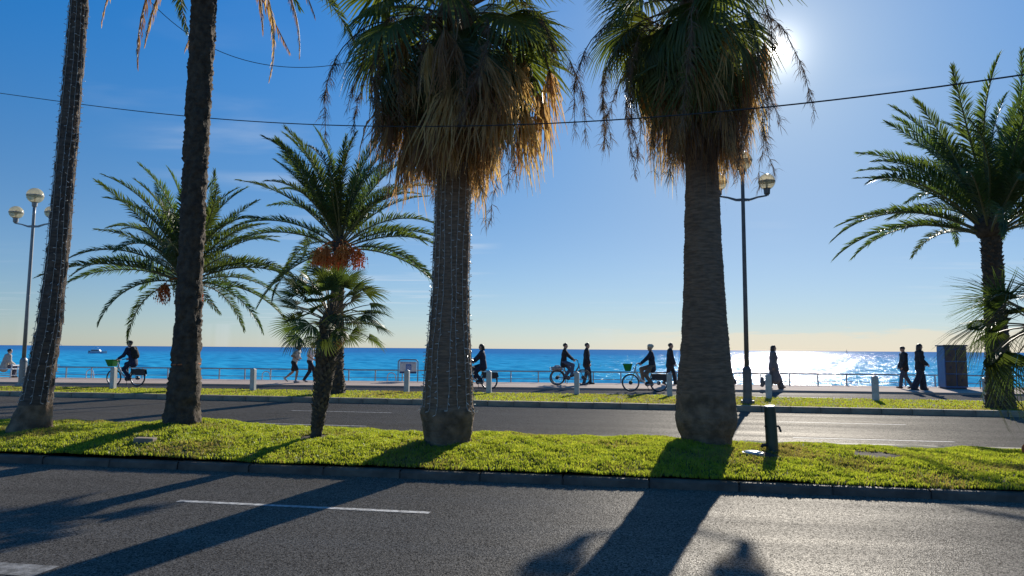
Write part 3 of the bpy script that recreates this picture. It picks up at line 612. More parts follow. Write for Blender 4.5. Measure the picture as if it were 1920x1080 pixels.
def skirt_palm(label, loc, prof, ztop, seed, ngreen, ndead, nstalk, base_split, greens=(), bare=None, threads=90, thin=None, dxy=1.0, gel=(80,142), dz=0., dspan=1.45):
    r = random.Random(seed); root = thing('skirted_fan_palm', label, 'palm tree', loc)
    t = trunk_obj(root, prof, [TRUNKV, TBASE], seed, rings=.045, nring=420, nseg=110, ring_amp=.010, rough=.010, mi_base=base_split)
    dx = (prof[-1][2], prof[-1][3]); c = core_obj(root, ztop, .30, .8, dx, TBASE)
    for k in range(ngreen):                                   # living leaves: upright in the middle, drooping outside
        u = (k+.5)/ngreen; az = k*2.39996+r.uniform(-.2,.2); el = radians(gel[0]-gel[1]*u)
        if thin and thin(az % (2*pi), u): continue
        i = 0 if u < .3 else (4 if u < .45 else (1 if u < .65 else (2 if u < .85 else 3)))
        put('fan_leaf', WG[i], c, (cos(az)*.16, sin(az)*.16, .55-.75*u), az, el, r.uniform(-.35,.35), r.uniform(.88,1.08))
    for az, el, i, z, sc in greens: put('fan_leaf', WG[i], c, (cos(az)*.18, sin(az)*.18, z), az, radians(el), r.uniform(-.3,.3), sc)
    for k in range(ndead):                                    # the skirt: older leaves lower and closer to the trunk
        u = (k+.5)/ndead; az = k*2.39996+r.uniform(-.25,.25); z = -.05-dspan*u
        i = (3,2,2,1,5,1,0,4,0,0)[min(9, int(u*10+r.uniform(-.8,.8)*.9)) if u*10 > .8 else 0]
        if bare and bare(az % (2*pi), u): continue
        o = put('dry_leaf', WD[i], c, (cos(az)*.2, sin(az)*.2, z+dz), az, r.uniform(-.2,.2), r.uniform(-.3,.3), r.uniform(.72,1.18)*(1-.12*u)); o.scale = (o.scale.x*dxy, o.scale.y*dxy, o.scale.z)
    for k in range(nstalk):
        az = k*2.39996+seed; put('flower_stalk', WS[k%5], c, (cos(az)*.15, sin(az)*.15, -.1-.5*r.random()), az, r.uniform(-.2,.15), r.uniform(-.3,.3), r.uniform(.8,1.05))
    # fine dry threads that hang from the skirt's lower rim
    rg = np.random.default_rng(seed); n = threads*8; a = rg.uniform(0,2*pi,n); R = rg.uniform(.28,.95,n); z0 = -.45-dspan-.8*(1-R)+rg.uniform(-.3,.35,n)
    b0 = np.stack([np.cos(a)*R, np.sin(a)*R, z0], 1); l = rg.uniform(.25,1.0,n)[:,None]; w = np.stack([-np.sin(a), np.cos(a), 0*a], 1)*.003
    m1 = b0+np.array([0,0,-1])*l*.5+rg.normal(0,.05,(n,3)); m2 = b0+np.array([0,0,-1])*l+rg.normal(0,.07,(n,3))
    V = np.stack([b0-w, b0+w, m1+w, m1-w, m2], 1).reshape(-1,3); b = np.arange(n)[:,None]*5
    tag(link('hanging_threads', fastmesh('hanging_threads', V, b+np.array([0,1,2,3]), b+np.array([3,2,4]), STRAW), c), kind='stuff')
    return root
T3 = (-2.75, 10.62); g3 = ground_at(*T3)
P3 = [(-.1,.35,0,0),(.05,.36,0,0),(.42,.425,0,0),(.50,.425,0,0),(.56,.39,0,0),(1.0,.375,0,0),(1.8,.315,0,0),(2.5,.285,.01,0),(4.2,.275,.03,0),(7.2,.25,.05,0)]
tree3 = skirt_palm('tall shaggy-skirted fan palm, its trunk wrapped in strings of small lights', (*T3, g3), P3, 7.05-g3, 4, 64, 128, 28, .52, dz=-.3, dspan=.95, dxy=1.12)
T4 = (1.29, 11.4); g4 = ground_at(*T4)
P4 = [(-.1,.38,0,0),(.05,.39,0,0),(.22,.455,0,0),(.36,.48,0,0),(.55,.462,0,0),(.8,.45,0,0),(1.2,.405,0,0),(1.7,.36,0,0),(2.5,.318,0,0),(4.3,.26,0,0),(7.4,.24,0,0)]
skirt_palm('tall shaggy-skirted fan palm with a bare swollen trunk, beside the green post', (*T4, g4), P4, 7.35-g4, 9, 60, 132, 30, .75, greens=((-.35,30,0,.3,1.05),(.4,32,4,.3,1.0),(-1.75,-14,2,.2,1.0),(-2.4,-24,2,.1,1.0),(-1.5,12,1,.3,1.0)), dxy=.70, dz=-.15, dspan=1.2, thin=lambda a, u: (a < 1.15 or a > 2*pi-1.25) and u > .22, bare=lambda a, u: 5.2 < a < 5.8 and u < .12)
def thin_palm(label, loc, prof, seed, m, zt, nf, ndead, rings, amp, rough, sc=1.0, name='bare_trunk_palm', dead_az=None, mi_base=None):
    root = thing(name, label, 'palm tree', loc); r = random.Random(seed)
    trunk_obj(root, prof, m, seed, rings=rings, nring=230, nseg=36, ring_amp=amp, rough=rough, mi_base=mi_base)
    c = core_obj(root, zt, .26, .7, (prof[-1][2], prof[-1][3]), DATETR)
    for k in range(nf):
        u = (k+.5)/nf; az = k*2.39996; put('frond', (PF,PF2)[k%2][min(7, int(u*7))], c, (cos(az)*.2*u, sin(az)*.2*u, .4-.5*u), az, 0, r.uniform(-.4,.4), sc*r.uniform(.75,.9))
    for k in range(ndead):
        az = dead_az[k] if dead_az else k*2.39996; put('dry_frond', DEADF[k%3], c, (cos(az)*.2, sin(az)*.2, -.25), az, r.uniform(-.1,.1), r.uniform(-.4,.4), sc*r.uniform(.82,1.0))
    return root
T2 = (-7.63, 11.0); g2 = ground_at(*T2)
P2 = [(-.15,.34,0,0),(.04,.31,0,0),(.3,.275,.01,0),(.9,.25,.02,0),(1.25,.225,.03,0),(1.7,.215,.03,0),(2.4,.20,.02,0),(5,.205,.02,0),(9.2,.215,.05,0)]
thin_palm('bare rough-ringed palm trunk with a thin orange band round it', (*T2, g2), P2, 31, DATETR, 9.3, 26, 16, .085, .022, .03, .95, dead_az=[radians(a) for a in (-8,-25,12,-42,178,205,232,160,-60,30,-75,90,120,-110,-135,60)])
T1 = (-10.02, 10.4); g1 = ground_at(*T1)
P1 = [(-.15,.37,-.07,0),(.03,.33,-.05,0),(.3,.27,0,0),(.55,.225,.05,0),(1.0,.205,.11,0),(1.8,.185,.2,0),(3,.165,.27,0),(5,.15,.32,0),(11.0,.13,.42,0)]
tree1 = thin_palm('slender leaning palm trunk wrapped in strings of small lights', (*T1, g1), P1, 32, [TRUNK, TBASE], 11.0, 26, 0, .06, .012, .016, .8, mi_base=.42)
# strings of small lights up two trunks
def light_strings(label, loc, prof, z0, z1, azs, seed):
    r = np.random.default_rng(seed); root = thing('fairy_lights', label, 'string lights', loc); zs = [p[0] for p in prof]
    for k, a0 in enumerate(azs):
        a0 = radians(a0); zz = np.arange(z0+r.uniform(-.06,.06), z1, .06); mb = MB(); bm = MB(); pts = []; drift = np.cumsum(r.normal(0,.012,len(zz))); drift -= np.linspace(0, drift[-1], len(zz))
        for z, d in zip(zz, drift):
            R = np.interp(z, zs, [p[1] for p in prof])+.016; a = a0+d+.05*sin(z*1.7+k); pts.append((np.interp(z,zs,[p[2] for p in prof])+cos(a)*R, np.interp(z,zs,[p[3] for p in prof])+sin(a)*R, z))
        mb.tube(pts, .0055, 4); st = mb.build('strand', WIRE, root)
        for p in pts[::2]:
            p = Vector(p); out = Vector((p.x-np.interp(p.z,zs,[q[2] for q in prof]), p.y, 0)).normalized(); sd = Vector((-out.y, out.x, 0))
            d = (out*r.uniform(.3,1)+sd*r.normal(0,.8)+Vector((0,0,r.normal(0,.5)))).normalized(); bm.tube([p, p+d*.028, p+d*.05], [.004,.006,.005], 4)
        tag(bm.build('bulbs', BULB, st), kind='stuff')
light_strings('strings of small lights hanging down the thick skirted palm trunk', (*T3, g3), P3, .5, 4.6, (186,203,222,243,262,284,305,327,344,2,150,28), 1)
light_strings('strings of small lights running up the slender leaning palm trunk', (*T1, g1), P1, .5, 7.6, (195,225,262,300,330,352,15,160), 2)
mb = MB(); R = .226; mb.tube([(T2[0]+.02+cos(a)*(R+.012*sin(3*a)), T2[1]+sin(a)*(R+.012*sin(3*a)), g2+1.0+.008*sin(a+1)) for a in np.linspace(0,2*pi,40,endpoint=False)], .011, 5, closed=True)
tag(mb.build('trunk_band', mat('orange_tape', (.55,.16,.05), rough=.6)), 'thin orange band tied round the rough palm trunk', 'band')

# ------------------------------------------------------------------ small things on the median
def on_median(x, y, dz=0): return (x, y, ground_at(x, y)+dz)
t = thing('green_post', 'dark green metal post leaning on the median beside the swollen palm', 'post', on_median(2.19, 10.91))
t.rotation_euler = (.02, -.045, .15)
mb = MB(); mb.lathe([(.092,-.08),(.092,.0),(.088,.02),(.083,.64),(.083,.655)], 20); pst = mb.build('shaft', GREENP, t, smooth=False)
mb = MB(); mb.lathe([(.086,.655),(.086,.668),(.07,.678),(.02,.682)], 20); mb.build('cap', METAL, t)
mb = MB(); mb.tube([(.08,0,.36),(.11,0,.37),(.125,0,.35),(.135,0,.31)], [.014,.014,.018,.016], 8); mb.ball((.14,0,.295), .02, 8); mb.build('knob', BLACK, t)
mb = MB(); mb.tube([(-.07,-.02,.10),(-.15,-.03,.10),(-.17,-.03,.07)], [.028,.026,.022], 8); mb.build('foot_bracket', BLACK, t)
mb = MB(); mb.tube([(-.082,-.02,.38),(-.1,-.02,.37)], .016, 8); mb.build('bolt', BLACK, t)
t = thing('ground_light', 'round white lamp lid set in the grass by the green post', 'ground light', on_median(1.79, 10.25, .035))
mb = MB(); mb.lathe([(.15,-.06),(.15,.0),(.14,.012)], 24); mb.build('rim', METAL, t)
mb = MB(); mb.lathe([(.128,.010),(.125,.02),(.08,.03),(.02,.034)], 24); mb.build('lens', mat('white_glass', (.8,.8,.78), rough=.18), t, smooth=True)
t = tag(MB().bbox(-.15,.15,-.07,.07,-.04,.03,.008).build('inspection_cover', STONE2, None, on_median(-7.22, 9.55, .018), (.03,.02,.15)), 'small pale inspection slab in the grass below the rough palm', 'cover')
def fallen_leaf():
    mb = MB(); V = []; n = 7
    for i in range(n):
        u = i/(n-1); w = .055*sin(pi*min(1, u*1.02+.02))**.8+.002
        V += [(u*.17-.08, -w, .06*u*u+.02*abs(sin(u*6))), (u*.17-.08, 0, .06*u*u-.008), (u*.17-.08, w, .06*u*u+.03*u)]
    up = [(3*i+k, 3*i+k+1, 3*i+k+4, 3*i+k+3) for i in range(n-1) for k in range(2)]
    mb.add(V, up); mb.tube([(-.08,0,-.008),(-.12,.01,-.0)], .003, 4)
    return tag(mb.build('fallen_leaf', mat('rust_leaf', (.42,.13,.04), (.25,.08,.03), .6, 30, trans=.3), None, on_median(5.86, 11.35, .06), (.2,-.75,.5)), 'curled rust-coloured leaf lying on the grass at the right edge', 'leaf')
fallen_leaf()
def soil_patch(x, y, r, seed):
    rg = np.random.default_rng(seed); n = 20; mb = MB(); V = [(0,0,.018)]
    for i in range(n):
        a = 2*pi*i/n; q = r*rg.uniform(.75,1.15); V.append((q*cos(a)*(1.5 if r > .3 else 1), q*sin(a), ground_at(x+q*cos(a), y+q*sin(a))-ground_at(x, y)+.004))
    mb.add(V, [(0,1+i,1+(i+1)%n) for i in range(n)]); mb.build('bare_soil', SOIL, median, on_median(x, y))
soil_patch(3.6, 10.75, .31, 1); soil_patch(-4.94, 10.59, .26, 2); soil_patch(2.0, 10.5, .2, 3)

# ------------------------------------------------------------------ street lamps, bollards, railing
GLOBE = bpy.data.materials.new('lamp_globe'); GLOBE.use_nodes = True
def globe_mat():
    nt = GLOBE.node_tree; N = nt.nodes; L = nt.links; b = N['Principled BSDF']; out = N['Material Output']
    b.inputs['Base Color'].default_value = (.62,.56,.40,1); b.inputs['Roughness'].default_value = .12
    n = N.new('ShaderNodeTexNoise'); n.inputs['Scale'].default_value = 5; n.inputs['Detail'].default_value = 5
    mr = N.new('ShaderNodeMapRange'); L.new(n.outputs[0], mr.inputs[0]); mr.inputs[3].default_value = .25; mr.inputs[4].default_value = .6
    tr = N.new('ShaderNodeBsdfTranslucent'); tr.inputs[0].default_value = (.75,.66,.46,1)
    m1 = N.new('ShaderNodeMixShader'); m1.inputs[0].default_value = .5; L.new(b.outputs[0], m1.inputs[1]); L.new(tr.outputs[0], m1.inputs[2])
    tp = N.new('ShaderNodeBsdfTransparent'); tp.inputs[0].default_value = (1,.93,.78,1)
    m2 = N.new('ShaderNodeMixShader'); L.new(mr.outputs[0], m2.inputs[0]); L.new(m1.outputs[0], m2.inputs[1]); L.new(tp.outputs[0], m2.inputs[2]); L.new(m2.outputs[0], out.inputs[0])
globe_mat()
def lamp(label, loc, pole_m, rz):
    t = thing('street_lamp', label, 'street lamp', loc, rz, 'three-globe lamps on the verge')
    mb = MB(); mb.bbox(-.17,.17,-.17,.17,-.1,.10,.01); mb.lathe([(.15,.1),(.145,.14),(.13,.16),(.125,1.02),(.10,1.08),(.075,1.11)], 16); mb.build('base', pole_m, t)
    mb = MB(); mb.lathe([(.072,1.08),(.066,3),(.055,6.7),(.055,6.98)], 14); p = mb.build('pole', pole_m, t, smooth=True)
    mb = MB(); mb.box(.09,.13,-.05,.05,.4,.75); mb.build('hatch', pole_m, t)
    def arm(s):
        mb = MB(); pts = [(s*.05,0,6.26),(s*.2,0,6.25),(s*.45,0,6.32),(s*.72,0,6.36)]
        for (a, b2, h0, h1) in zip(pts[:-1], pts[1:], (.085,.07,.05), (.07,.05,.04)):
            x0, x1 = sorted((a[0], b2[0])); lo, hi = (a, b2) if a[0] < b2[0] else (b2, a); ha, hb = (h0, h1) if a[0] < b2[0] else (h1, h0)
            mb.add([(lo[0],-.03,lo[2]-ha),(lo[0],.03,lo[2]-ha),(lo[0],.03,lo[2]),(lo[0],-.03,lo[2]),(hi[0],-.03,hi[2]-hb),(hi[0],.03,hi[2]-hb),(hi[0],.03,hi[2]),(hi[0],-.03,hi[2])],
                   [(0,3,2,1),(4,5,6,7),(0,1,5,4),(1,2,6,5),(2,3,7,6),(3,0,4,7)])
        return mb.build('arm', pole_m, t)
    arm(-1); arm(1)
    for x, z, r in ((-.72,6.36,.25),(.72,6.36,.25),(0,6.98,.30)):
        mb = MB(); mb.lathe([(.055,0),(.06,.03),(.09,.05),(.10,.20),(.13,.22)], 14); cup = mb.build('lamp_cup', pole_m, t, (x, 0, z-.02))
        c = .20+r*.93; k = 14
        for part, a0, a1 in (('lower_globe', -1.15, -.012), ('upper_globe', .012, pi/2)):
            m2 = MB(); prof = [(max(.004, r*cos(a)), c+r*sin(a)) for a in np.linspace(a0, a1, k)]
            V = []; n = 24
            for rr, zz in prof:
                for j in range(n): V.append((rr*cos(2*pi*j/n), rr*sin(2*pi*j/n), zz))
            m2.add(V, [(i*n+j, i*n+(j+1)%n, (i+1)*n+(j+1)%n, (i+1)*n+j) for i in range(k-1) for j in range(n)]); m2.build(part, GLOBE, cup, smooth=True)
        m3 = MB(); m3.lathe([(r*.99,c-.012),(r*1.02,c-.012),(r*1.02,c+.012),(r*.99,c+.012)], 24); m3.build('seam_ring', pole_m, cup)
        m3 = MB(); m3.lathe([(.03,.2),(.035,c-.08),(.05,c-.05),(.055,c+.06),(.02,c+.1)], 10); m3.build('bulb', WMETAL, cup)
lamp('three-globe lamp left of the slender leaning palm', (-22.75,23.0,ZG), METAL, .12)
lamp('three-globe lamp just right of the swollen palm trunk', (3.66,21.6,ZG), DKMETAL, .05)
bol = MB(); bol.bbox(-.085,.085,-.085,.085,-.1,.78,.012); bol.add([(-.07,-.07,.78),(.07,-.07,.78),(.07,.07,.78),(-.07,.07,.78),(0,0,.82)], [(0,1,4),(1,2,4),(2,3,4),(3,0,4)])
bol_me = bol.mesh('bollard', WHITEP)
for x, y, lb in ((-18.72,22.85,'beside the backpack cyclist'),(-13.4,23.35,'left of the two joggers'),(-7.76,23.98,'in front of the beach sign'),(-4.76,24.15,'in front of the cyclist beside the light-wrapped palm'),(-1.64,24.25,'in front of the tricycle'),(1.55,24.3,'in front of the green basket bicycle of the beanie rider'),(4.78,24.15,'directly behind the green post'),(8.01,23.85,'standing alone left of the walking pair'),(11.25,23.8,'beside the right-hand date palm trunk')):
    tag(link('bollard', bol_me, None, (x, y, ZG), (random.uniform(-.01,.01), random.uniform(-.012,.012), random.uniform(-.05,.05))), 'square white bollard '+lb, 'bollard', 'white bollards along the cycle path')
def railing():
    t = thing('railing', 'long grey metal railing along the sea edge of the promenade', 'railing', (0, 0, ZP))
    xs = np.arange(-45, 26, .5)
    for nm, z, r in (('top_rail', .50, .032), ('lower_rail', .16, .014)):
        mb = MB(); mb.tube([(x, prom_edge(x)+.06, z) for x in xs], r, 6); mb.build(nm, STEEL, t)
    pm = MB(); pm.box(-.024,.024,-.024,.024,-.5,.50); me = pm.mesh('post', STEEL)
    for x in np.arange(-42.3, 24, 1.24): link('post', me, t, (x, prom_edge(x)+.06, 0))
railing()
def hoop(label, x):
    mb = MB(); y = prom_edge(x)-.06; pts = [(-.0,0,-.02),(0,0,.22)]+[(.19-.19*cos(a), 0, .22+.17*sin(a)) for a in np.linspace(.2, pi*.85, 8)]+[(.40,0,.1),(.41,0,-.02)]
    mb.tube(pts, .022, 8); mb.tube([(-.0,0,.0),(-.0,.0,.01)], .05, 8); tag(mb.build('ladder_hoop', WMETAL, None, (x, y, ZP)), label, 'handrail', 'white stair hoops at the sea railing')
hoop('white curved stair hoop at the railing left of the backpack cyclist', -25.1); hoop('white curved stair hoop at the railing left of the joggers', -16.6); hoop('white curved stair hoop at the railing beside the beach sign', -10.7)
def beach_sign():
    x = -9.75; t = thing('beach_sign', 'white beach information board in a tubular arch at the railing', 'sign', (x, prom_edge(x)-.12, ZP), .06)
    mb = MB(); w = .46; pts = [(-w,0,-.02),(-w,0,.85)]+[(-w+.14-.14*cos(a),0,.85+.14*sin(a)) for a in np.linspace(.2,pi/2,5)]+[(w-.14+.14*sin(a),0,.85+.14*cos(a)) for a in np.linspace(0,pi/2-.2,5)]+[(w,0,.85),(w,0,-.02)]
    mb.tube(pts, .028, 8); mb.build('arch_frame', STEEL, t)
    mb = MB(); mb.box(-.40,.40,-.012,.012,.36,.90); pn = mb.build('panel', mat('sign_white', (.72,.70,.68), rough=.4), t)
    mb = MB(); mb.box(-.39,.39,-.017,-.013,.365,.45); mb.build('lower_band', mat('sign_navy', (.03,.06,.16), rough=.4), pn)
    B = mat('sign_blue', (.05,.16,.50), rough=.4)
    mb = MB(); mb.box(-.10,.16,-.017,-.013,.52,.78); mb.build('pictogram_square', B, pn)
    for k in range(3):
        mb = MB()
        for i in range(8): mb.box(-.07+i*.026, -.07+i*.026+.026, -.021, -.018, .57+k*.06+.012*sin(i*1.6), .588+k*.06+.012*sin(i*1.6))
        mb.build('wave_mark', WMETAL, pn)
    mb = MB()
    for i in range(11): mb.box(-.32+i*.06, -.32+i*.06+.035, -.017, -.013, .83, .86)
    mb.build('heading_line', B, pn)
beach_sign()
def kiosk():
    x0 = 13.15; y = 31.35; t = thing('kiosk', 'blue steel cabinet with brown front panels at the promenade edge', 'cabinet', (x0+.43, y, ZP))
    BL = mat('kiosk_blue', (.06,.16,.38), (.045,.12,.30), .5, 4, 5); BR = mat('kiosk_brown', (.095,.066,.05), (.06,.042,.034), .6, 3, 6); DK = mat('kiosk_dark', (.035,.04,.07), rough=.5)
    w = .43
    MB().bbox(-w,w,-.3,.4,.06,1.76,.015).build('body', BL, t)
    MB().box(-w+.04,w-.04,-.27,.36,0,.06).build('plinth', DK, t)
    MB().bbox(-w-.04,w+.04,-.34,.44,1.762,1.82,.012).build('lid', DK, t)
    for a, b in ((.12,.60),(.64,1.12),(1.16,1.62)):
        for u in (-1, 1):
            p = MB().bbox(u*.21-.19, u*.21+.19, -.335, -.302, a, b, .008).build('front_panel', BR, t)
            MB().box(u*.21-.025, u*.21+.025, -.352, -.337, (a+b)/2-.05, (a+b)/2+.05).build('latch', DK, p)
    MB().box(-w+.02,w-.02,-.332,-.303,1.64,1.75).build('header', DK, t)
kiosk()
def side_gate():
    x = 14.75; t = thing('gate_frame', 'thin tubular gate frame on the promenade right of the blue cabinet', 'gate', (x, prom_edge(x)-1.3, ZP))
    mb = MB(); mb.tube([(-.05,0,0),(-.05,0,.30),(-.05,0,.32),(.48,0,.34),(.5,0,.34),(.5,0,.98),(.5,0,1.0)], .022, 8); mb.build('frame', STEEL, t)
    mb = MB(); mb.tube([(.85,0,-.02),(.85,0,.42),(.92,0,.5),(1.1,0,.5),(1.17,0,.42),(1.17,0,-.02)], .022, 8); mb.build('hoop', STEEL, t)
side_gate()
def bench():
    x = -28.8; t = thing('bench', 'white bench at the left edge facing the sea', 'bench', (x, prom_edge(x)-.7, ZP), .05)
    for k in range(3): MB().bbox(-.85,.85,-.22+k*.15,-.09+k*.15,.40,.44,.006).build('seat_slat', WMETAL, t)
    for s in (-1, 1):
        mb = MB(); mb.tube([(s*.8,-.25,0),(s*.8,-.22,.4),(s*.8,-.2,.58),(s*.8,.2,.58),(s*.8,.22,.4),(s*.8,.25,0)], .028, 8); mb.ball((s*.8,-.2,.6), .05, 8); mb.build('leg_frame', WMETAL, t)
    mb = MB(); mb.tube([(-.8,0,.12),(.8,0,.12)], .024, 8); mb.build('stretcher', WMETAL, t)
    return t
bench()
# cables strung across
def cable(label, pts, r, seed):
    P = np.array(pts, float); n = 90; u = np.linspace(0, 1, n); d = np.concatenate([[0], np.cumsum(np.linalg.norm(np.diff(P, axis=0), axis=1))]); d /= d[-1]
    # smooth interpolation through the given points
    co = [np.polyfit(d, P[:,k], 4) for k in range(3)]; Q = np.stack([np.polyval(c, u) for c in co], 1)
    mb = MB(); mb.tube(Q.tolist(), r, 6); o = mb.build('cable', CABLE); tag(o, label, 'cable')
    return o
cable('dark cable sagging across the whole view in front of the shaggy palms', [(-20.2,16.11,9.26),(-15.13,14.08,7.9),(-8,11.23,6.0),(-3.68,9.5,5.01),(-.98,8.42,4.58),(1.33,7.5,4.33),(3.57,6.6,4.21),(4.05,6.41,4.2)], .008, 1)
cable('thin cable running from the top left down into the light-wrapped palm crown', [(-11.2,12.4,10.4),(-10.24,12.4,9.39),(-9.77,12.4,8.94),(-9.06,12.4,8.3),(-8.3,12.4,7.85),(-7.46,12.4,7.51),(-6.64,12.4,7.33),(-5.73,12.4,7.33),(-4.84,12.3,7.4),(-3.2,11.2,7.6)], .007, 2)
def boat():
    t = thing('motor_yacht', 'small pale motor yacht out at sea on the left', 'boat', (-394, 463, ZSEA), .25)
    HU = mat('hull_white', (.62,.63,.65), rough=.35); DK = mat('yacht_glass', (.03,.05,.09), rough=.2)
    mb = MB(); st = [(-6.5,1.5,1.2),(-3,1.8,1.25),(1,1.8,1.5),(4,1.3,1.9),(6.6,.15,2.3)]; V = []
    for x, w, h in st: V += [(x,-w,h),(x,-w*.75,-.3),(x,w*.75,-.3),(x,w,h)]
    f = [(4*i+j,4*i+j+1,4*i+5+j,4*i+4+j) for i in range(4) for j in range(3)]+[(4*i+3,4*i,4*i+4,4*i+7) for i in range(4)]+[(0,3,2,1)]
    mb.add(V, f); mb.build('hull', HU, t)
    mb = MB(); mb.add([(-5,-1.3,1.2),(2.4,-1.3,1.45),(1.2,-1.1,3.2),(-4.6,-1.1,3.2),(-5,1.3,1.2),(2.4,1.3,1.45),(1.2,1.1,3.2),(-4.6,1.1,3.2)], [(0,1,2,3),(7,6,5,4),(3,2,6,7),(1,5,6,2),(0,3,7,4)]); mb.build('cabin', HU, t)
    MB().box(-4.2,1.0,-1.32,1.32,2.0,2.7).build('window_band', DK, t)
    mb = MB(); mb.box(-4,0,-.9,.9,4.5,4.62); mb.tube([(-3.6,0,3.2),(-3.6,0,4.5)], .12, 6); mb.tube([(-.4,0,3.2),(-.8,0,4.5)], .12, 6); mb.build('flybridge', HU, t)
    mb = MB(); mb.tube([(-2.6,0,4.6),(-2.8,0,7)], [.08,.03], 6); mb.build('mast', HU, t)
    MB().box(-6.4,-4.6,-1.2,1.2,1.3,2.2).build('aft_deck', DK, t)
boat()
def sailboat():
    t = thing('sailing_boat', 'tiny sailing boat on the bright horizon at the right', 'boat', (851, 2826, ZSEA), .3)
    mb = MB(); mb.add([(-5,-1,1),(-5,1,1),(3,1.2,1.1),(3,-1.2,1.1),(6,0,1.5),(-4.5,0,-.4),(3,0,-.4)], [(0,1,2,3),(3,2,4),(0,3,6,5),(1,5,6,2),(0,5,1),(3,4,6),(2,6,4)]); mb.build('hull', BLACK, t)
    mb = MB(); mb.tube([(1,0,1),(1,0,13)], .15, 6); mb.build('mast', BLACK, t)
    mb = MB(); mb.add([(.8,0,2),(-4.5,.5,2.2),(.8,0,12.5),(-1.8,.5,6)], [(0,1,3),(0,3,2)]); mb.build('sail', WHITEP, t)
sailboat()

# ------------------------------------------------------------------ bicycles (+X forward, origin on the ground between the wheels)
TYRE = mat('tyre', (.02,.02,.02), rough=.8); RIM = mat('wheel_rim', (.42,.43,.44), rough=.35, metal=.7)
BFR = mat('bike_white', (.66,.68,.66), (.58,.6,.58), .35, 6); BGREEN = mat('basket_green', (.02,.30,.05), (.015,.24,.04), .45, 6, trans=.2); BDARK = mat('bike_dark', (.025,.025,.03), rough=.5)
BGREY = mat('bike_grey', (.20,.21,.23), rough=.4, metal=.4); BAG = mat('pale_bag', (.62,.56,.5), (.4,.3,.26), .8, 12, bump=.4)
def ring(mb, R, r, n=26, k=6, c=(0,0,0)):
    V = []; 
    for i in range(n):
        a = 2*pi*i/n
        for j in range(k): b = 2*pi*j/k; V.append((c[0]+(R+r*cos(b))*cos(a), c[1]+r*sin(b), c[2]+(R+r*cos(b))*sin(a)))
    mb.add(V, [(i*k+j, i*k+(j+1)%k, ((i+1)%n)*k+(j+1)%k, ((i+1)%n)*k+j) for i in range(n) for j in range(k)])
tm = MB(); ring(tm, .315, .024, 32); TYRE_ME = tm.mesh('tyre', TYRE, True)
rm = MB(); ring(rm, .288, .013, 28, 5)
for i in range(18):
    a = 2*pi*i/18; rm.tube([(.02*cos(a+.9),.02*(-1)**i,.02*sin(a+.9)), (.285*cos(a),0,.285*sin(a))], .0022, 3, cap=False)
RIM_ME = rm.mesh('rim', RIM); hm = MB(); hm.lathe([(.045,-.05),(.075,-.045),(.075,.045),(.045,.05)], 14, axis='y'); HUB_ME = hm.mesh('hub', BDARK)
def wheel(parent, x, y=0, sc=1.0):
    w = link('wheel', RIM_ME, parent, (x, y, .339*sc), (0, random.uniform(0,6), 0)); w.scale = (sc,)*3
    link('tyre', TYRE_ME, w); link('hub', HUB_ME, w); return w
def basket(parent, m, x=.62, z0=.78, z1=1.04, w0=.12, w1=.19, l0=.11, l1=.2):
    mb = MB(); o = lambda w, l, z: [(x-l*.8,-w,z),(x+l,-w,z),(x+l,w,z),(x-l*.8,w,z)]
    A = o(w0,l0,z0); B = o(w1,l1,z1); C = o(w1-.014,l1-.014,z1); D = o(w0-.012,l0-.012,z0+.014)
    f = [(3,2,1,0)]+[(i,(i+1)%4,4+(i+1)%4,4+i) for i in range(4)]+[(4+i,4+(i+1)%4,8+(i+1)%4,8+i) for i in range(4)]+[(8+i,8+(i+1)%4,12+(i+1)%4,12+i) for i in range(4)]+[(12,13,14,15)]
    mb.add(A+B+C+D, f); b = mb.build('basket', m, parent)
    r = MB(); P = o(w1+.004,l1+.004,z1+.005); r.tube(P, .011, 6, closed=True); r.build('basket_rim', m, b); return b
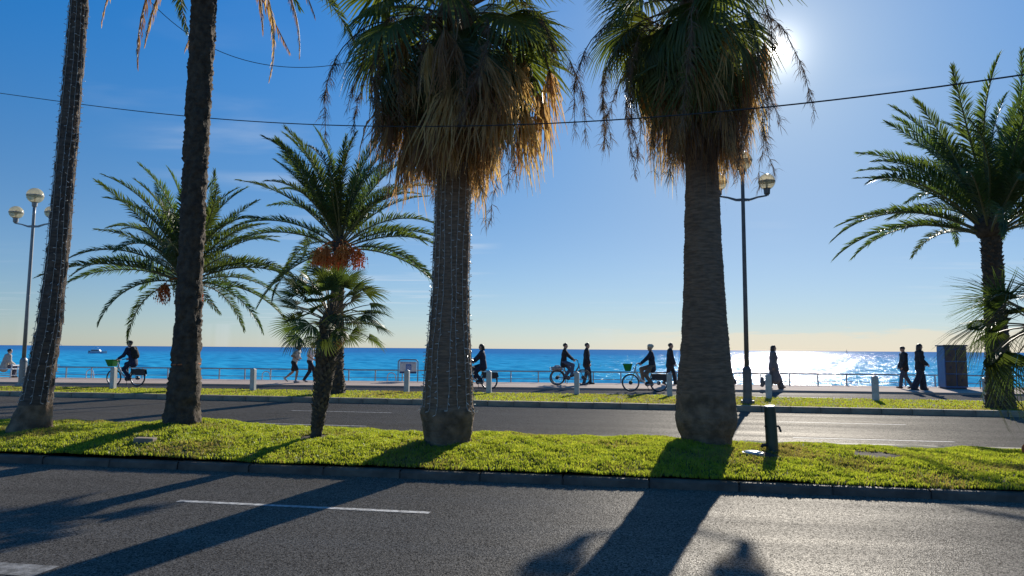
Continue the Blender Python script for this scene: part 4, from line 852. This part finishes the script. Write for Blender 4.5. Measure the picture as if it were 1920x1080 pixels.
def bicycle(label, loc, rz, frame_m=None, basket_m=None, fender=True, name='bicycle', trike=False, bags=False, fork_m=None):
    frame_m = frame_m or BFR; t = thing(name, label, 'tricycle' if trike else 'bicycle', loc, rz)
    wb = .53; wheel(t, wb)
    if trike: wheel(t, -wb-.02, .34, .94); wheel(t, -wb-.02, -.34, .94)
    else: wheel(t, -wb)
    mb = MB(); mb.tube([(.36,0,.80),(.20,0,.52),(.02,0,.36),(-.10,0,.30)], [.032,.036,.034,.032], 8); mb.tube([(-.10,0,.30),(-.24,0,.62),(-.28,0,.84)], [.03,.024,.02], 8)
    for s in (-1, 1):
        mb.tube([(-.10,s*.03,.30),(-.3,s*.055,.32),(-wb,s*.06,.339)], .013, 6); mb.tube([(-.24,s*.02,.62),(-.4,s*.05,.5),(-wb,s*.06,.339)], .011, 6)
    mb.tube([(.345,0,.86),(.375,0,.74)], .034, 8); fr = mb.build('frame', frame_m, t)
    mb = MB()
    for s in (-1, 1): mb.tube([(.38,s*.02,.74),(.41,s*.055,.66),(wb,s*.055,.339)], [.016,.016,.012], 6)
    mb.tube([(.38,-.03,.73),(.38,.03,.73)], .018, 6); mb.build('fork', fork_m or frame_m, t)
    mb = MB(); mb.tube([(.345,0,.86),(.31,0,1.02)], .017, 8); mb.tube([(.17,-.30,1.07),(.25,-.27,1.08),(.32,-.12,1.04),(.32,.12,1.04),(.25,.27,1.08),(.17,.30,1.07)], .014, 7); hb = mb.build('handlebar', BDARK, t)
    for s in (-1, 1):
        g = MB(); g.tube([(.13,s*.31,1.065),(.23,s*.28,1.082)], .019, 7); g.build('grip', BLACK, hb)
    mb = MB(); P = [(-.42,.085,.90),(-.36,.10,.925),(-.24,.06,.915),(-.14,.025,.905)]; V = []
    for x, w, z in P: V += [(x,-w,z-.05),(x,-w,z),(x,0,z+.012),(x,w,z),(x,w,z-.05)]
    mb.add(V, [(5*i+j,5*i+j+1,5*i+6+j,5*i+5+j) for i in range(3) for j in range(4)]+[(4,3,2,1,0),(15,16,17,18,19)]+[(5*i,5*i+5,5*i+9,5*i+4) for i in range(3)]); mb.build('saddle', BLACK, t)
    mb = MB(); mb.lathe([(.09,-.012),(.095,-.006),(.095,.006),(.09,.012)], 18, c=(-.10,.07,.30), axis='y'); mb.tube([(-.10,.085,.30),(-.26,.085,.24)], .011, 6); mb.tube([(-.10,-.085,.30),(.06,-.085,.36)], .011, 6)
    mb.tube([(-.10,-.09,.30),(-.10,.09,.30)], .016, 6); cr = mb.build('crank', BDARK, t); MB().box(-.31,-.21,.09,.18,.225,.25).build('pedal', BDARK, cr); MB().box(.01,.11,-.18,-.09,.345,.37).build('pedal', BDARK, cr)
    if fender:
        mb = MB(); V = []
        for i in range(13):
            a = radians(12+i*13); r0 = .36; V += [(-wb+r0*cos(a),-.045,.339+r0*sin(a)),(-wb+(r0+.014)*cos(a),0,.339+(r0+.014)*sin(a)),(-wb+r0*cos(a),.045,.339+r0*sin(a))]
        mb.add(V, [(3*i+j,3*i+3+j,3*i+4+j,3*i+1+j) for i in range(12) for j in range(2)])
        for s in (-1, 1): mb.add([(-.24,s*.06,.66),(-.86,s*.06,.66),(-.90,s*.06,.50),(-.75,s*.06,.44),(-.30,s*.06,.46)], [(0,1,2,3,4) if s < 0 else (4,3,2,1,0)])
        mb.box(-.86,-.24,-.06,.06,.655,.69); mb.build('rear_guard', BDARK, t)
    if basket_m: basket(t, basket_m)
    if trike:
        mb = MB(); mb.tube([(-wb-.02,-.34,.32),(-wb-.02,.34,.32)], .016, 6); mb.build('axle', BGREY, t)
        mb = MB()
        for z in (.56,.66,.74): mb.tube([(-.86,-.26,z),(-.86,.26,z),(-.28,.26,z),(-.28,-.26,z)], .009, 5, closed=True)
        for x in np.linspace(-.86,-.28,6):
            for s in (-1,1): mb.tube([(x,s*.26,.56),(x,s*.26,.74)], .007, 4)
        for y in np.linspace(-.26,.26,5): mb.tube([(-.86,y,.56),(-.28,y,.56)], .007, 4)
        mb.build('rear_basket', BGREY, t)
    mb = MB(); mb.tube([(-.08,.05,.28),(-.16,.12,.04)], .01, 6); mb.build('kickstand', BDARK, t)
    mb = MB(); mb.ball((.40,0,.90), (.03,.03,.035), 8); mb.build('headlight', WMETAL, t)
    return t

# ------------------------------------------------------------------ people (+X forward, Z up)
def snets(f, org, h):
    """surface nets: one closed skin round the zero level of a sampled field"""
    s = f < 0; nx, ny, nz = f.shape; acc = np.zeros((nx-1,ny-1,nz-1,3)); cnt = np.zeros((nx-1,ny-1,nz-1))
    O = [(a,b,c) for a in (0,1) for b in (0,1) for c in (0,1)]
    sl = lambda A, o: A[o[0]:nx-1+o[0], o[1]:ny-1+o[1], o[2]:nz-1+o[2]]
    for o in O:
        for ax in range(3):
            if o[ax]: continue
            p = list(o); p[ax] = 1; a, b = sl(f, o), sl(f, p); cr = (a < 0) != (b < 0); t = np.where(cr, a/np.where(cr, a-b, 1), 0)
            for k in range(3): acc[...,k] += np.where(cr, o[k]+(t if k == ax else 0), 0)
            cnt += cr
    act = cnt > 0; idx = -np.ones(act.shape, int); idx[act] = np.arange(act.sum())
    V = (np.argwhere(act)+acc[act]/cnt[act][:,None])*h+org; Q = []
    for ax in range(3):
        a = [slice(1,-1)]*3; b = [slice(1,-1)]*3; a[ax] = slice(0,-1); b[ax] = slice(1,None)
        A, B = s[tuple(a)], s[tuple(b)]; ch = np.argwhere(A != B)
        if not len(ch): continue
        off = np.array([1,1,1]); off[ax] = 0; e = ch+off; u, v = [(1,2),(2,0),(0,1)][ax]
        eu = np.zeros(3, int); eu[u] = 1; ev = np.zeros(3, int); ev[v] = 1
        q = np.stack([idx[tuple((e-eu-ev).T)], idx[tuple((e-ev).T)], idx[tuple(e.T)], idx[tuple((e-eu).T)]], 1)
        fl = ~A[tuple(ch.T)]; q[fl] = q[fl][:,::-1]; Q.append(q)
    return V, np.concatenate(Q)
def sdf_mesh(caps, k=.03, h=.016, cut=None):
    """caps: (p, q, r0, r1[, squash]) tapered capsules blended into one skin"""
    P = np.array([c[0] for c in caps]+[c[1] for c in caps], float); rm_ = max(max(c[2], c[3]) for c in caps)+.05
    lo, hi = P.min(0)-rm_, P.max(0)+rm_; n = np.ceil((hi-lo)/h).astype(int)+1
    g = np.stack(np.meshgrid(*[lo[i]+np.arange(n[i])*h for i in range(3)], indexing='ij'), -1).astype(np.float32); D = None
    for c in caps:
        p, q, r0, r1 = np.array(c[0], np.float32), np.array(c[1], np.float32), c[2], c[3]; sq = np.array(c[4], np.float32) if len(c) > 4 else np.ones(3, np.float32)
        d = (q-p)*1.0; w = (g-p)/sq; ds = d/sq; t = np.clip((w@ds)/max(float(ds@ds), 1e-6), 0, 1)
        di = np.linalg.norm(w-t[...,None]*ds, axis=-1)-(r0+(r1-r0)*t)
        if D is None: D = di
        else:
            hh = np.clip(.5+.5*(D-di)/k, 0, 1); D = D*(1-hh)+di*hh-k*hh*(1-hh)
    if cut is not None: D = np.maximum(D, cut(g))
    return snets(D, lo, h)
def ik(a, c, l1, l2, hint):
    a, c = Vector(a), Vector(c); d = c-a; L_ = d.length
    if L_ > (l1+l2)*.995: c = a+d*((l1+l2)*.995/L_); d = c-a; L_ = d.length
    x = (l1*l1-l2*l2+L_*L_)/(2*L_); y = sqrt(max(1e-6, l1*l1-x*x)); n = d/L_; hv = Vector(hint); hv = (hv-n*hv.dot(n)).normalized()
    return a+n*x+hv*y, c
def hand(mb, wrist, d, palm_n, curl, s):
    """palm and five separate, unequal, bent fingers"""
    d = d.normalized(); nrm = (palm_n-d*palm_n.dot(d)).normalized(); side = d.cross(nrm)
    fin = [(-.030,.068,.0075),(-.010,.078,.008),(.010,.083,.008),(.029,.074,.0078)]
    for o, l, r in fin:
        b = wrist+d*.075*s+side*o*s; j1 = b+(d*cos(curl*.6)+nrm*sin(curl*.6))*l*.42*s; j2 = j1+(d*cos(curl*1.3)+nrm*sin(curl*1.3))*l*.33*s; j3 = j2+(d*cos(curl*2)+nrm*sin(curl*2))*l*.25*s
        mb.tube([b-d*.02*s, b, j1, j2, j3], [r*s*1.05, r*s*1.05, r*s, r*s*.92, r*s*.7], 6)
    b = wrist+d*.03*s+side*.03*s; j1 = b+(d*.6+side*.6+nrm*.4).normalized()*.04*s; j2 = j1+(d*.8+side*.1+nrm*.6).normalized()*.03*s
    mb.tube([b-side*.012*s, b, j1, j2], [.011*s,.011*s,.0095*s,.007*s], 6)
SKIN = mat('skin', (.50,.30,.21), (.44,.26,.18), .5, 12); SKIN2 = mat('skin_tan', (.38,.22,.145), (.33,.19,.12), .5, 12)
EYE = mat('eye_dark', (.02,.015,.012), rough=.2); LIP = mat('lips', (.36,.14,.12), rough=.5)
CL = {}
def cloth(c, name=None, rough=.85):
    key = tuple(c)
    if key not in CL: CL[key] = mat('cloth_%d' % len(CL), c, tuple(q*.7 for q in c), rough, 9, 5, bump=.25, bscale=40)
    return CL[key]
def person(label, loc, rz, feet, hands, pelvis=(0,0,.93), lean=0., headyaw=0., headpitch=0., s=1.0, female=False, skin=None, top=(.03,.03,.04), legs=(.03,.035,.05), shoes=(.03,.03,.03), hair=(.03,.02,.015), hairlen='short',
           top_kind='jacket', leg_kind='trousers', hat=None, hatkind=None, curl=.5, footpitch=(0,0), legfat=1.0, topfat=1.0, elbow=None, knee=None, backpack=None, hood=False, handbag=None):
    skin = skin or SKIN; root = thing('person', label, 'person', loc, rz)
    S = lambda p: Vector(p)*s; pv = S(pelvis); up = Vector((sin(lean), 0, cos(lean))); fw = Vector((cos(lean), 0, -sin(lean))); sd = Vector((0,1,0))
    chest = pv+up*.32*s; shc = pv+up*.50*s; neck = pv+up*.55*s; hz = up.lerp(Vector((0,0,1)), .65).normalized(); hd = neck+hz*.155*s+fw*.025*s
    sw = (.165 if female else .185)*s; hw = .095*s; sh = [shc+sd*q*sw for q in (1,-1)]; hp = [pv+sd*q*hw for q in (1,-1)]
    LA, LF, LT, LSh = .285*s, .255*s, .44*s, .43*s
    kh = knee or ((1,0,.1),(1,0,.1)); eh = elbow or ((-.6,.35,-.6),(-.6,-.35,-.6))
    K = []; A = []; E_ = []; Wr = []
    for i in range(2):
        k_, a_ = ik(hp[i], S(feet[i])+Vector((0,0,.075*s)), LT, LSh, kh[i]); K.append(k_); A.append(a_)
        e_, w_ = ik(sh[i], S(hands[i]), LA, LF, eh[i]); E_.append(e_); Wr.append(w_)
    T = lambda v: tuple(v)
    tor = [(T(pv),T(pv+up*.14*s),.118*s,.108*s,(.82,1.25,1)),(T(pv+up*.14*s),T(chest),.108*s,.118*s,(.82,1.25,1)),(T(chest),T(shc-up*.04*s),.118*s,.095*s,(.85,1.4,1))]
    if female: tor.append((T(chest+fw*.055*s+sd*.06*s),T(chest+fw*.055*s-sd*.06*s),.062*s,.062*s))
    arms = []; foot = []; legc = []
    for i in range(2):
        arms += [(T(shc.lerp(sh[i],.75)),T(sh[i]),.058*s,.056*s),(T(sh[i]),T(E_[i]),.05*s,.04*s),(T(E_[i]),T(Wr[i]),.04*s,.027*s)]
        legc += [(T(hp[i]),T(K[i]),.083*s,.056*s),(T(K[i]),T(K[i].lerp(A[i],.35)),.054*s,.054*s),(T(K[i].lerp(A[i],.35)),T(A[i]),.052*s,.034*s)]
    hx = Matrix.Rotation(headyaw,3,'Z') @ Matrix.Rotation(headpitch,3,'Y'); H = lambda x, y, z: hd+hx @ (Vector((x,y,z))*s)
    head = [(T(neck-up*.06*s),T(neck+hz*.08*s),.056*s,.05*s),(T(H(-.022,0,.035)),T(H(.012,0,.04)),.083*s,.08*s,(1,.92,1.05)),(T(H(.02,0,-.03)),T(H(.045,0,-.068)),.062*s,.042*s,(1,.95,1)),(T(H(.085,0,.012)),T(H(.105,0,-.016)),.011*s,.014*s),(T(H(-.005,.076,.005)),T(H(-.005,.08,-.02)),.014*s,.012*s),(T(H(-.005,-.076,.005)),T(H(-.005,-.08,-.02)),.014*s,.012*s)]
    palm = []
    for i in range(2):
        d = (Wr[i]-E_[i]).normalized(); palm.append((T(Wr[i]),T(Wr[i]+d*.075*s),.024*s,.034*s,(.8,.8,.8)))
    fc = []
    for i in range(2):
        fx = Vector((cos(footpitch[i]),0,-sin(footpitch[i]))); hl = A[i]+Vector((0,0,-.045*s))-fx*.045*s; fc.append((T(hl),T(A[i]+Vector((0,0,-.05*s))+fx*.14*s),.036*s,.03*s))
    V, Q = sdf_mesh(tor+arms+legc+head+palm+fc, .028, .017); mb = MB(); mb.add(V, Q)
    for i in range(2):
        d = Wr[i]-E_[i]; hand(mb, Wr[i], d, Vector((.5,(-1 if i == 0 else 1)*.8,-.3)), curl, s)
    for y in (-.031,.031): mb.ball(H(.083,y,.022), .0115*s, 6, 1)
    mb.ball(H(.086,0,-.052), (.01*s,.024*s,.007*s), 6, 2)
    mb.build('body', [skin, EYE, LIP], root, smooth=True)
    # clothes
    t_ = .024*s*topfat; tm_ = cloth(top)
    tc = [(c[0],c[1],c[2]+t_*1.3,c[3]+t_*1.3,*c[4:]) for c in tor]; ac = []
    for i in range(2):
        ac += [(T(shc.lerp(sh[i],.75)),T(sh[i]),.058*s+t_,.056*s+t_),(T(sh[i]),T(E_[i]),.05*s+t_,.043*s+t_)]
        if top_kind != 'tee': ac.append((T(E_[i]),T(E_[i].lerp(Wr[i],.94)),.043*s+t_,.03*s+t_))
        else: ac[-1] = (T(sh[i]),T(sh[i].lerp(E_[i],.6)),.05*s+t_,.048*s+t_)
    hem = []
    if top_kind in ('jacket','coat'): hem = [(T(pv-Vector((0,0,.10*s))),T(pv+up*.1*s),.118*s+t_*1.6,.112*s+t_,(.95,1.3,1))]
    if top_kind == 'coat': 
        mk = (K[0]+K[1])/2; hem += [(T(pv),T(mk+Vector((0,0,-.12*s))),.12*s+t_*1.4,.125*s+t_*1.6,(1.0,1.15,1))]
    col_ = [(T(neck-up*.05*s),T(neck+up*.015*s),.066*s+t_*.4,.06*s+t_*.4)] if top_kind != 'tee' else []
    if hood: col_.append((T(neck-fw*.06*s-up*.02*s+sd*.05*s),T(neck-fw*.06*s-up*.02*s-sd*.05*s),.06*s,.06*s))
    V, Q = sdf_mesh(tc+ac+hem+col_, .03, .017); MB().add(V, Q).build({'tee':'shirt','jacket':'jacket','coat':'coat'}[top_kind], tm_, root, smooth=True)
    lf = .022*s*legfat; lc = [(T(pv+up*.03*s),T(pv-Vector((0,0,.04*s))),.122*s,.115*s,(.85,1.25,1))]
    for i in range(2):
        if leg_kind == 'shorts': lc.append((T(hp[i]),T(hp[i].lerp(K[i],.75)),.086*s+lf,.075*s+lf))
        elif leg_kind == 'wide': lc += [(T(hp[i]),T(K[i]),.086*s+lf,.075*s+lf),(T(K[i]),T(A[i]+Vector((0,0,-.02*s))),.075*s+lf,.095*s+lf)]
        else: lc += [(T(hp[i]),T(K[i]),.083*s+lf,.06*s+lf),(T(K[i]),T(A[i]+Vector((0,0,.02*s))),.058*s+lf,.045*s+lf)]
    V, Q = sdf_mesh(lc, .025, .017); MB().add(V, Q).build({'shorts':'shorts'}.get(leg_kind,'trousers'), cloth(legs), root, smooth=True)
    for i in range(2):
        fx = Vector((cos(footpitch[i]),0,-sin(footpitch[i]))); b = A[i]+Vector((0,0,-.03*s)); V, Q = sdf_mesh([(T(b-fx*.05*s),T(b+fx*.15*s+Vector((0,0,-.012*s))),.046*s,.038*s,(1,.95,.85)),(T(A[i]+Vector((0,0,.0))),T(b),.048*s,.046*s)], .02, .015)
        MB().add(V, Q).build('shoe', cloth(shoes), root, smooth=True)
    if hair:
        hc = [(T(H(-.035,0,.045)),T(H(.0,0,.068)),.084*s,.078*s,(1,.98,1))]
        if hairlen != 'short': hc += [(T(H(-.05,0,.03)),T(H(-.075,0,-.06)),.07*s,.06*s)]
        if hairlen == 'long': hc += [(T(H(-.06,.04,0)),T(neck-fw*.07*s-up*.14*s+sd*.03*s),.055*s,.04*s),(T(H(-.06,-.04,0)),T(neck-fw*.07*s-up*.14*s-sd*.03*s),.055*s,.04*s),(T(H(-.01,.07,.02)),T(H(-.01,.075,-.09)),.025*s,.025*s),(T(H(-.01,-.07,.02)),T(H(-.01,-.075,-.09)),.025*s,.025*s)]
        if hairlen == 'tail': hc += [(T(H(-.10,0,.03)),T(H(-.135,0,-.10)),.034*s,.022*s)]
        V, Q = sdf_mesh(hc, .02, .013); MB().add(V, Q).build('hair', cloth(hair, rough=.5), root, smooth=True)
    if hatkind:
        if hatkind == 'cap': hc = [(T(H(-.03,0,.07)),T(H(.01,0,.08)),.092*s,.088*s,(1,.98,.85)),(T(H(.06,.02,.075)),T(H(.15,.015,.062)),.035*s,.03*s,(1,1.5,.3)),(T(H(.06,-.02,.075)),T(H(.15,-.015,.062)),.035*s,.03*s,(1,1.5,.3))]
        elif hatkind == 'beanie': hc = [(T(H(-.035,0,.06)),T(H(.012,0,.075)),.098*s,.09*s,(1,.97,1.0)),(T(H(-.07,0,.1)),T(H(-.11,0,.08)),.06*s,.045*s)]
        elif hatkind == 'band': hc = [(T(H(-.03,0,.055)),T(H(.01,0,.06)),.098*s,.094*s,(1,.97,.35))]
        V, Q = sdf_mesh(hc, .02, .013); MB().add(V, Q).build({'cap':'cap','beanie':'beanie','band':'headband'}[hatkind], cloth(hat), root, smooth=True)
    return root
def thing_sdf(name, label, cat, loc, rz, caps, m, k=.03, h=.018):
    V, Q = sdf_mesh(caps, k, h); o = MB().add(V, Q).build(name, m, None, loc, (0,0,rz), smooth=True); return tag(o, label, cat)
def backpack(label, loc, rz, at, lean, m):
    t = thing('backpack', label, 'backpack', loc, rz); a = Vector(at); up = Vector((sin(lean),0,cos(lean))); fw = Vector((cos(lean),0,-sin(lean)))
    c = lambda f, u, y: tuple(a+fw*f+up*u+Vector((0,y,0)))
    V, Q = sdf_mesh([(c(0,-.17,.07),c(0,.15,.06),.1,.09),(c(0,-.17,-.07),c(0,.15,-.06),.1,.09),(c(-.08,-.14,.03),c(-.08,.02,.03),.07,.06),(c(-.08,-.14,-.03),c(-.08,.02,-.03),.07,.06)], .03, .018); MB().add(V, Q).build('pack', m, t, smooth=True)
    for s in (-1, 1):
        mb = MB(); mb.tube([c(.06,.18,s*.09),c(.16,.24,s*.11),c(.27,.12,s*.12),c(.24,-.05,s*.14),c(.08,-.14,s*.12)], .016, 6); mb.build('strap', m, t)
RIDE = dict(pelvis=(-.30,0,1.0), lean=.22, feet=((-.26,.13,.255),(.06,-.13,.375)), hands=((.13,.30,1.10),(.13,-.30,1.10)), curl=.95, elbow=((-.4,.5,-.7),(-.4,-.5,-.7)), knee=((1,.15,.4),(1,-.15,.4)), footpitch=(.1,-.05))
DN = (.03,.034,.052); BLK = (.026,.025,.028)
# rider with backpack, heading left
L1 = (-19.65, 24.65, ZC); bicycle('white hire bicycle with green basket ridden by the backpack rider', L1, pi, BFR, BGREEN, fork_m=BGREEN)
person('cyclist in a dark cap, navy jacket and black backpack riding left', L1, pi, **{**RIDE, 'lean':.30}, top=(.02,.03,.075), legs=(.02,.03,.07), shoes=BLK, hair=(.2,.18,.16), hat=BLK, hatkind='cap', s=1.0)
backpack('bulky black backpack on the cyclist in the dark cap', L1, pi, (-.33,0,1.36), .30, cloth((.02,.022,.02)))
# rider half hidden by the light-wrapped palm, heading left
L2 = (-5.72, 26.35, ZC); bicycle('pale hire bicycle half hidden behind the light-wrapped palm', L2, pi, BFR, BGREEN, fork_m=BGREEN)
person('cyclist in dark jacket with tied-back hair beside the light-wrapped palm', L2, pi, **{**RIDE, 'lean':.12}, female=True, top=(.035,.035,.055), legs=DN, shoes=(.3,.3,.3), hair=(.03,.02,.015), hairlen='tail', s=.97)
# tricycle rider, heading right
L3 = (-2.25, 29.3, ZP); bicycle('black tricycle with a loaded rear rack heading right', L3, .03, BGREY, None, fender=False, name='tricycle', trike=True)
t = thing_sdf('shopping_bags', 'pale bags piled in the rear basket of the tricycle', 'bags', L3, .03, [((-.72,.1,.68),(-.42,.1,.70),.1,.09),((-.7,-.1,.68),(-.45,-.1,.72),.1,.08),((-.62,0,.76),(-.5,.05,.78),.08,.06)], BAG)
person('cyclist in black jacket and blue jeans on the tricycle', L3, .03, **{**RIDE, 'lean':.10}, top=BLK, legs=(.10,.13,.20), shoes=BLK, hair=(.02,.015,.01), s=.97)
# rider in a pale beanie, heading left
L4 = (.78, 26.85, ZC); bicycle('white hire bicycle with green basket ridden in a pale beanie', L4, pi, BFR, BGREEN, fork_m=BGREEN)
person('cyclist in cream beanie, dark jacket and beige trousers', L4, pi, **{**RIDE, 'lean':.10}, top=DN, legs=(.22,.155,.11), shoes=(.45,.4,.38), hair=(.06,.04,.03), hat=(.62,.56,.44), hatkind='beanie', female=True, s=.98)
# rider cut by the right edge
L5 = (15.9, 27.0, ZC); bicycle('dark bicycle partly hidden by the date palm at the right edge', L5, pi, BDARK, mat('wicker', (.22,.13,.07), (.14,.08,.04), .8, 20))
person('cyclist in blue jacket at the right edge of the view', L5, pi, **{**RIDE, 'lean':.15}, top=(.08,.16,.34), legs=DN, s=1.0)
# two joggers
person('jogger in white shirt and black shorts leaning forward, left of the pair', (-14.05, 27.75, ZP), .12, ((-.42,.09,.12),(.12,-.09,.0)), ((.12,.28,1.12),(.20,-.24,1.05)), pelvis=(0,0,.90), lean=.34, headpitch=.15, top_kind='tee', leg_kind='shorts', top=(.55,.53,.50), legs=BLK, shoes=(.5,.48,.46), hair=(.05,.025,.02), hairlen='tail', female=True, s=.97, footpitch=(.7,0), skin=SKIN2)
person('jogger in white shirt and dark leggings, right of the pair', (-13.62, 28.35, ZP), .12, ((-.25,.09,.03),(.28,-.09,.03)), ((.30,.26,1.08),(.22,-.26,1.02)), pelvis=(0,0,.91), lean=.18, headpitch=.1, top_kind='tee', leg_kind='trousers', top=(.68,.66,.66), legs=(.02,.022,.04), shoes=(.35,.33,.34), hair=(.025,.018,.014), s=1.0, footpitch=(.4,-.15), elbow=((-.6,.35,-.6),(-.6,-.35,-.6)))
# walkers
WALK = dict(feet=((.22,.09,0),(-.26,-.09,.03)), hands=((.02,.27,.72),(.20,-.25,.80)), curl=.45, footpitch=(-.12,.35), lean=.03)
STAND = dict(feet=((.16,.09,0),(-.10,-.09,0)), hands=((.10,.25,.74),(.16,-.24,.76)), curl=.4, lean=.02)
person('man in long black jacket and dark trousers walking behind the tricycle', (-1.62, 30.3, ZP), 0, **STAND, top=BLK, legs=DN, hair=(.09,.06,.045), s=1.02, topfat=1.5)
person('man in black hooded jacket walking right beside the swollen palm', (1.98, 30.6, ZP), 0, **WALK, top=BLK, legs=BLK, hair=(.06,.04,.03), s=1.03, hood=True, topfat=1.7)
person('walker almost hidden behind the swollen palm, one foot showing', (4.40, 31.0, ZP), pi, feet=((-.34,.09,.06),(.25,-.09,0)), hands=((-.1,.27,.74),(.16,-.25,.78)), top=(.10,.09,.09), legs=(.05,.05,.06), shoes=(.25,.23,.22), hair=(.04,.03,.02), footpitch=(.6,0), s=.98, topfat=1.6)
person('woman in long grey padded coat and wide trousers in the sun glare', (5.86, 28.6, ZP), -.05, feet=((.30,.09,0),(-.22,-.09,.02)), hands=((.02,.28,.74),(-.06,-.27,.72)), curl=.9, top_kind='coat', leg_kind='wide', top=(.20,.17,.16), legs=(.13,.11,.10), shoes=(.12,.1,.1), hair=(.09,.05,.03), hairlen='long', female=True, hood=True, s=.98, topfat=1.9, footpitch=(-.1,.3), legfat=1.3)
def carried_bag(label, loc, m):
    t = thing('shoulder_bag', label, 'bag', loc); V, Q = sdf_mesh([((-.11,0,.10),(-.1,0,.36),.075,.06,(1,.9,1)),((.10,0,.10),(.09,0,.36),.075,.06,(1,.9,1)),((-.1,0,.2),(.1,0,.2),.08,.08,(1,.9,1))], .03, .016); MB().add(V, Q).build('bag_body', m, t, smooth=True)
    for s in (-1, 1): mb = MB(); mb.tube([(-.09,s*.04,.40),(-.05,s*.03,.56),(.05,s*.03,.56),(.09,s*.04,.40)], .01, 6); mb.build('handle', m, t)
carried_bag('large grey bag hanging beside the woman in the padded coat', (5.50, 28.45, ZP+.06), cloth((.17,.15,.14)))
person('walker in black hooded jacket and grey jeans looking down, heading left', (11.45, 30.7, ZP), pi, feet=((.20,.09,0),(-.30,-.09,.05)), hands=((.12,.2,.92),(.12,-.2,.92)), top=BLK, legs=(.09,.10,.13), shoes=BLK, hair=(.025,.02,.015), headpitch=.45, hood=True, s=.98, topfat=1.6, footpitch=(-.1,.5))
person('woman with headband, long hair and wide black trousers heading right', (11.72, 29.85, ZP), 0, feet=((.14,.09,0),(-.26,-.08,.03)), hands=((.18,.2,.98),(.18,-.2,.98)), leg_kind='wide', top=BLK, legs=DN, shoes=BLK, hair=(.10,.055,.035), hairlen='long', hat=(.02,.02,.022), hatkind='band', female=True, s=1.04, topfat=1.5, footpitch=(0,.35), legfat=1.4, hood=True)
# seated on the bench, facing the sea
xb = -28.62
person('person in beige jacket sitting on the white bench at the left edge', (xb, prom_edge(xb)-.68, ZP), radians(62), feet=((.42,.12,0),(.36,-.13,0)), hands=((.32,.16,.62),(.34,-.16,.62)), pelvis=(.0,0,.535), lean=.28, headpitch=.25, top=(.55,.47,.38), legs=(.10,.09,.12), shoes=(.05,.05,.06), hair=(.02,.016,.014), s=1.0, topfat=1.6, curl=.5, elbow=((-.5,.5,-.4),(-.5,-.5,-.4)), knee=((.6,0,1),(.6,0,1)))
